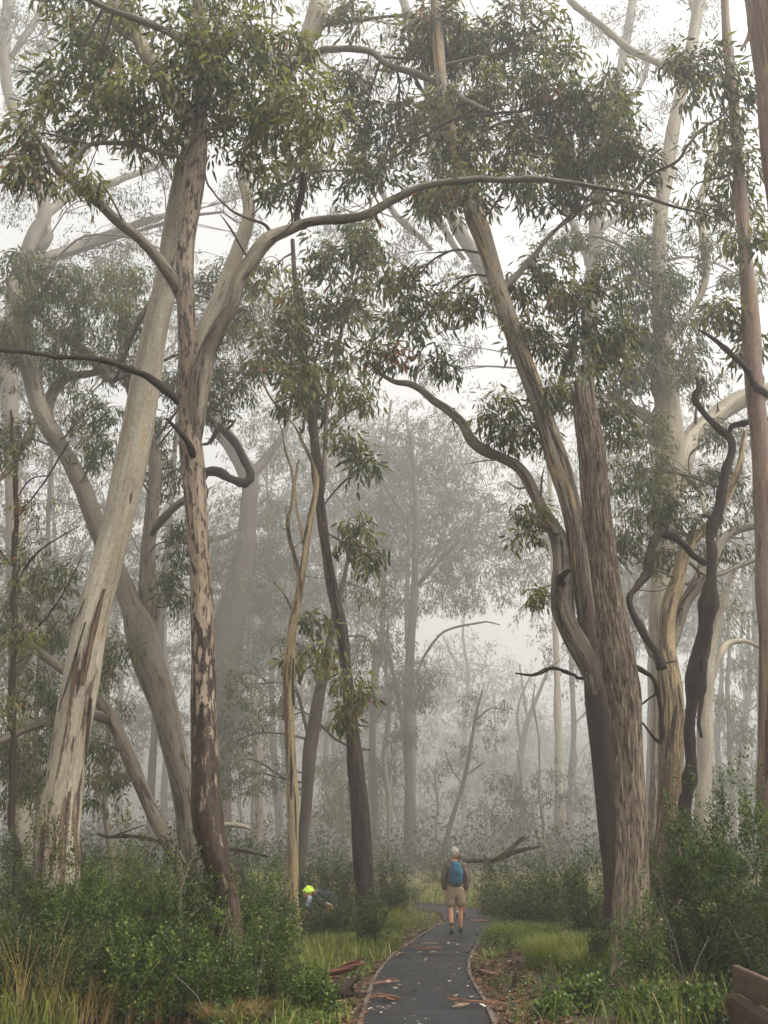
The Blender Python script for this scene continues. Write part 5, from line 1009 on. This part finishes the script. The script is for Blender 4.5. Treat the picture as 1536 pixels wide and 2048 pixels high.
es = [(0, 1), (1, 2), (2, 3), (3, 4), (4, 5), (3, 6), (6, 7), (7, 8), (8, 9), (3, 10), (10, 11), (11, 12), (12, 13), (0, 14), (14, 15), (15, 16), (16, 17), (17, 18), (18, 19), (0, 20), (20, 21), (21, 22), (22, 23), (23, 24), (24, 25)]
V, Fl = skin(vs, es); mb = MB(); mb.add(rot(V, az), Fl); head(mb, rot([[.01, .115, 1.64]], az)[0], az - .75, .12)
fingers(mb, rot([[-.23, .115, .90]], az)[0], (0, .3, -1), (0, 1, 0), .6); fingers(mb, rot([[.23, .115, .90]], az)[0], (0, .3, -1), (0, 1, 0), -.6)
mb.V = [v + g for v in mb.V]
man = mb.build('person', SK, None, tuple(g)); tag(man, 'white-haired walker seen from behind in khaki jacket and shorts on the path', 'person')
J = [(0, 0, .86, .18, .15),  (0, .0, 1.10, .185, .145), (0, .02, 1.30, .205, .15), (0, .045, 1.42, .15, .115), (0, .06, 1.50, .075, .075), (-.195, .03, 1.40, .085), (-.25, -.01, 1.15, .078), (-.235, .08, .95, .066), (-.23, .11, .88, .06), (.195, .03, 1.40, .085), (.25, -.01, 1.15, .078), (.235, .08, .95, .066), (.23, .11, .88, .06)]
V, Fl = skin(J, [(0, 1), (1, 2), (2, 3), (3, 4), (3, 5), (5, 6), (6, 7), (7, 8), (3, 9), (9, 10), (10, 11), (11, 12)]); clothmesh('jacket', V, Fl, 'khaki_jacket_cloth', man, g, az, .014)
V, Fl = skin([(0, 0, 1.02, .17, .14), (0, 0, .90, .17, .14), (-.105, 0, .80, .125), (-.12, .0, .52, .12), (.105, .01, .80, .125), (.122, .035, .52, .12)], [(0, 1), (1, 2), (2, 3), (1, 4), (4, 5)]); clothmesh('shorts', V, Fl, 'khaki_shorts_cloth', man, g, az, .014)
V, Fl = ellip((0, 0, .018)  , (.086, .100, .110), 26, 18); V = V[:]; V[:, 2] = np.maximum(V[:, 2], -.035 - .05 * (V[:, 1] < 0)); V = rot(V, -.75, .12) + np.array([.01, .105, 1.652]); V += np.stack([vn(V * 40, 1), vn(V * 40, 2), vn(V * 40, 3)], -1) * .018; clothmesh('hair', V, Fl, 'white_hair', man, g, az, .004, 30)
for (x_, y_), zz in ((fl, 0), (fr, 0)):
    boot(man, g, az, x_, y_, zz, 'olive_boot_leather'); sock(man, g, az, x_, y_ + .0, zz + .15, 'dark_sock')
# backpack: a thing of its own
def pack(V):
    x, z = V[:, 0].copy(), V[:, 2].copy(); wdt = 1 - .28 * np.clip(z, 0, 1) - .08 * np.clip(-z, 0, 1); V[:, 0] = np.sign(x) * np.abs(x) ** .75 * wdt; V[:, 1] = np.sign(V[:, 1]) * np.abs(V[:, 1]) ** .7
    V[:, 1] *= 1 - .25 * np.clip(z, 0, 1); return V
V, Fl = ellip((0.03, -.205, 1.235), (.155, .10, .25), 40, 34, pack)
V = V + np.stack([vn(V * 14, 31), vn(V * 14, 32), vn(V * [9, 9, 22], 33)], -1) * .012
mb = MB(); mb.add(rot(V, az) + g, Fl); pk = mb.build('backpack', MATP['teal_pack_cloth'], None, tuple(g)); tag(pk, 'crinkled teal blue rucksack on the white-haired walker', 'backpack')
for sx in (-1, 1):
    mb = MB(); s = spline([(.02 + sx * .09, -.15, 1.44), (sx * .12, -.06, 1.50), (sx * .125, .08, 1.515), (sx * .13, .165, 1.42), (sx * .15, .17, 1.25), (sx * .15, .05, 1.08), (sx * .11 + .02, -.13, 1.03)], .02)
    tube(mb, rot(s, az) + g, np.full(len(s), .016), 8); mb.build('strap', MATP['dark_strap'], pk, tuple(g))
mb = MB(); s = spline([(-.06, -.285, 1.40), (-.02, -.315, 1.30), (.04, -.31, 1.20), (.10, -.29, 1.12)], .02); tube(mb, rot(s, az) + g, np.full(len(s), .007), 6); mb.build('cord', MATP['dark_strap'], pk, tuple(g))
mb = MB(); V, Fl = ellip((.03, -.185, 1.43), (.10, .075, .035), 20, 12); mb.add(rot(V, az) + g, Fl); mb.build('lid', MATP['teal_pack_cloth'], pk, tuple(g))
# --- second walker just ahead
g = G(922, 1840); g[2] = float(ground(g[0], g[1])) + .045; az = .1
V, Fl = skin(vs, es); mb = MB(); mb.add(rot(V, az) * [.95, .95, .95], Fl); head(mb, rot([[.0, .11, 1.635]], az)[0] * .95, az + .2, .1, .95)
fingers(mb, rot([[-.23, .115, .90]], az)[0] * .95, (0, .3, -1), (0, 1, 0), .6); fingers(mb, rot([[.23, .115, .90]], az)[0] * .95, (0, .3, -1), (0, 1, 0), -.6)
mb.V = [v + g for v in mb.V]; w2 = mb.build('person', SK, None, tuple(g)); tag(w2, 'second walker in a maroon jacket mostly hidden ahead of the white-haired walker', 'person')
def sc(L, k): return [tuple(a * k for a in v) for v in L]
V, Fl = skin(sc(J, .955), [(0, 1), (1, 2), (2, 3), (3, 4), (3, 5), (5, 6), (6, 7), (7, 8), (3, 9), (9, 10), (10, 11), (11, 12)]); clothmesh('jacket', V, Fl, 'maroon_jacket_cloth', w2, g, az, .012)
V, Fl = skin(sc([(0, 0, .93, .165, .135), (0, 0, .88, .15, .13), (-.105, 0, .82, .108), (-.115, .0, .66, .10), (.105, .01, .82, .108), (.118, .035, .66, .10)], .955), [(0, 1), (1, 2), (2, 3), (1, 4), (4, 5)]); clothmesh('shorts', V, Fl, 'dark_trousers', w2, g, az, .01)
V, Fl = ellip((0, 0, .018), (.084, .096, .108), 26, 18); V[:, 2] = np.maximum(V[:, 2], -.04); V = rot(V, .2, .1) + np.array([.0, .10, 1.645]) * .955; clothmesh('hair', V, Fl, 'brown_hair', w2, g, az, .01, 30)
for (x_, y_), zz in ((fl, 0), (fr, 0)):
    boot(w2, g, az, x_ * .95, y_ * .95, zz, 'olive_boot_leather', nm='shoe'); sock(w2, g, az, x_ * .95, y_ * .95, zz + .12, 'white_sock')
# --- crouching walker in the scrub, facing left
d = 21.0; t = tpx(1800, d); o0 = np.array([P(655, 1800, d)[0], d, float(ground(P(655, 1800, d)[0], d))])
def q(px, py, dy=0): p = P(px, py, d + dy); return tuple(p - o0)
zb = 0
H_, C_, N_, K = q(668, 1818), q(640, 1786), q(628, 1782), None
vs2 = [(*H_, .13), (*q(658, 1800), .13), (*C_, .13), (*q(632, 1784), .08), (*q(624, 1785), .05),
       (*q(636, 1792, -.18), .06), (*q(628, 1815, -.2), .045), (*q(615, 1830, -.15), .033), (*q(638, 1790, .18), .06), (*q(626, 1812, .2), .045), (*q(612, 1826, .15), .033),
       (H_[0] - .02, -.10, H_[2] - .05, .10), (H_[0] - .38, -.13, .42, .065), (H_[0] - .10, -.13, .10, .045), (H_[0] - .30, -.13, .04, .04),
       (H_[0] - .02, .10, H_[2] - .05, .10), (H_[0] - .25, .15, .38, .065), (H_[0] + .12, .15, .08, .045), (H_[0] - .06, .15, .04, .04)]
V, Fl = skin(vs2, [(0, 1), (1, 2), (2, 3), (3, 4), (2, 5), (5, 6), (6, 7), (2, 8), (8, 9), (9, 10), (0, 11), (11, 12), (12, 13), (13, 14), (0, 15), (15, 16), (16, 17), (17, 18)])
mb = MB(); mb.add(V + o0, Fl); hc = np.array(q(616, 1786)); head(mb, hc + o0, 1.4, -.4)
fingers(mb, np.array(q(615, 1830, -.15)) + o0, (-.3, 0, -1), (0, 1, 0), .6); fingers(mb, np.array(q(612, 1826, .15)) + o0, (-.3, 0, -1), (0, 1, 0), .6)
w3 = mb.build('person', SK, None, tuple(o0)); tag(w3, 'person in lime cap and dark jacket bending down among shrubs left of the path', 'person')
J3 = [(*H_, .16), (*q(660, 1797), .17), (*C_, .165), (*q(631, 1784), .095), (*q(636, 1792, -.18), .08), (*q(629, 1812, -.2), .065), (*q(618, 1826, -.15), .05), (*q(638, 1790, .18), .08), (*q(627, 1810, .2), .065), (*q(615, 1824, .15), .05), (*q(671, 1835), .15)]
V, Fl = skin(J3, [(0, 1), (1, 2), (2, 3), (2, 4), (4, 5), (5, 6), (2, 7), (7, 8), (8, 9), (0, 10)]); clothmesh('jacket', V, Fl, 'navy_jacket_cloth', w3, o0, 0, .012)
V, Fl = skin([(H_[0], 0, H_[2] - .1, .15), (H_[0] - .05, -.11, H_[2] - .15, .11), (H_[0] - .38, -.13, .43, .12), (H_[0] - .12, -.13, .12, .085), (H_[0] - .05, .11, H_[2] - .15, .11), (H_[0] - .25, .15, .39, .12), (H_[0] + .12, .15, .10, .085)], [(0, 1), (1, 2), (2, 3), (0, 4), (4, 5), (5, 6)]); clothmesh('trousers', V, Fl, 'dark_trousers', w3, o0, 0, .008)
V, Fl = ellip((0, 0, 0), (.115, .11, .10), 26, 18); V += np.stack([vn(V*22,1),vn(V*22,2),vn(V*22,3)],-1)*.022; V[:, 2] = np.maximum(V[:, 2], -.05); V = rot(V, 0, 0) + hc + [0, 0, .045]; clothmesh('cap', V, Fl, 'lime_cap_cloth', w3, o0, 0, .012, 16)
mb = MB(); s = spline([np.array(q(635.5, 1776, -.15)) , np.array(q(636, 1788, -.20)), np.array(q(641, 1797, -.22)), np.array(q(650, 1803, -.20)), np.array(q(659, 1808, -.18))], .03); tube(mb, s + o0, np.full(len(s), .012), 8); mb.build('piping', MATP['pale_piping'], w3, tuple(o0))
V, Fl = skin([(*q(622, 1790, -.05), .08), (*q(617, 1802, -.08), .07), (*q(614, 1815, -.08), .05)], [(0, 1), (1, 2)]); clothmesh('shirt', V, Fl, 'pale_blue_cloth', w3, o0, 0, .012)
for yy, xx in ((-.13, -.22), (.15, .0)):
    V, Fl = skin([(H_[0] + xx + .1, yy, .10, .05), (H_[0] + xx, yy, .05, .045), (H_[0] + xx - .1, yy, .04, .04)], [(0, 1), (1, 2)]); clothmesh('shoe', V, Fl, 'olive_boot_leather', w3, o0, 0, .002)
# ------------------------------------------------------------------ haze
def haze():
    m = bpy.data.materials.new('mist'); m.use_nodes = True; t = m.node_tree; t.nodes.clear()
    o = t.nodes.new('ShaderNodeOutputMaterial')
    v = N(t, 'ShaderNodeVolumePrincipled', {'Color': (.81, .802, .775, 1), 'Density': HAZE, 'Anisotropy': 0.45})
    t.links.new(v.outputs[0], o.inputs['Volume'])
    x, y0, y1, z0, z1 = 246, -24, 461, -1.3, HTOP
    V = [(-x, y0, z0), (x, y0, z0), (x, y1, z0), (-x, y1, z0), (-x, y0, z1), (x, y0, z1), (x, y1, z1), (-x, y1, z1)]
    mb = MB(); mb.add(V, [[[0, 3, 2, 1], [4, 5, 6, 7], [0, 1, 5, 4], [1, 2, 6, 5], [2, 3, 7, 6], [3, 0, 4, 7]]])
    o = mb.build('haze', m, smooth=False); tag(o, 'pale morning mist filling the whole forest', kind='stuff')
bpy.context.view_layer.update()
HTOP = max((o.matrix_world @ Vector(c)).z for o in C.objects if o.type == 'MESH' for c in o.bound_box) + 1.0
print('HTOP', HTOP, 'tris', sum(len(m.loops) - 2 * len(m.polygons) for m in bpy.data.meshes))
haze()
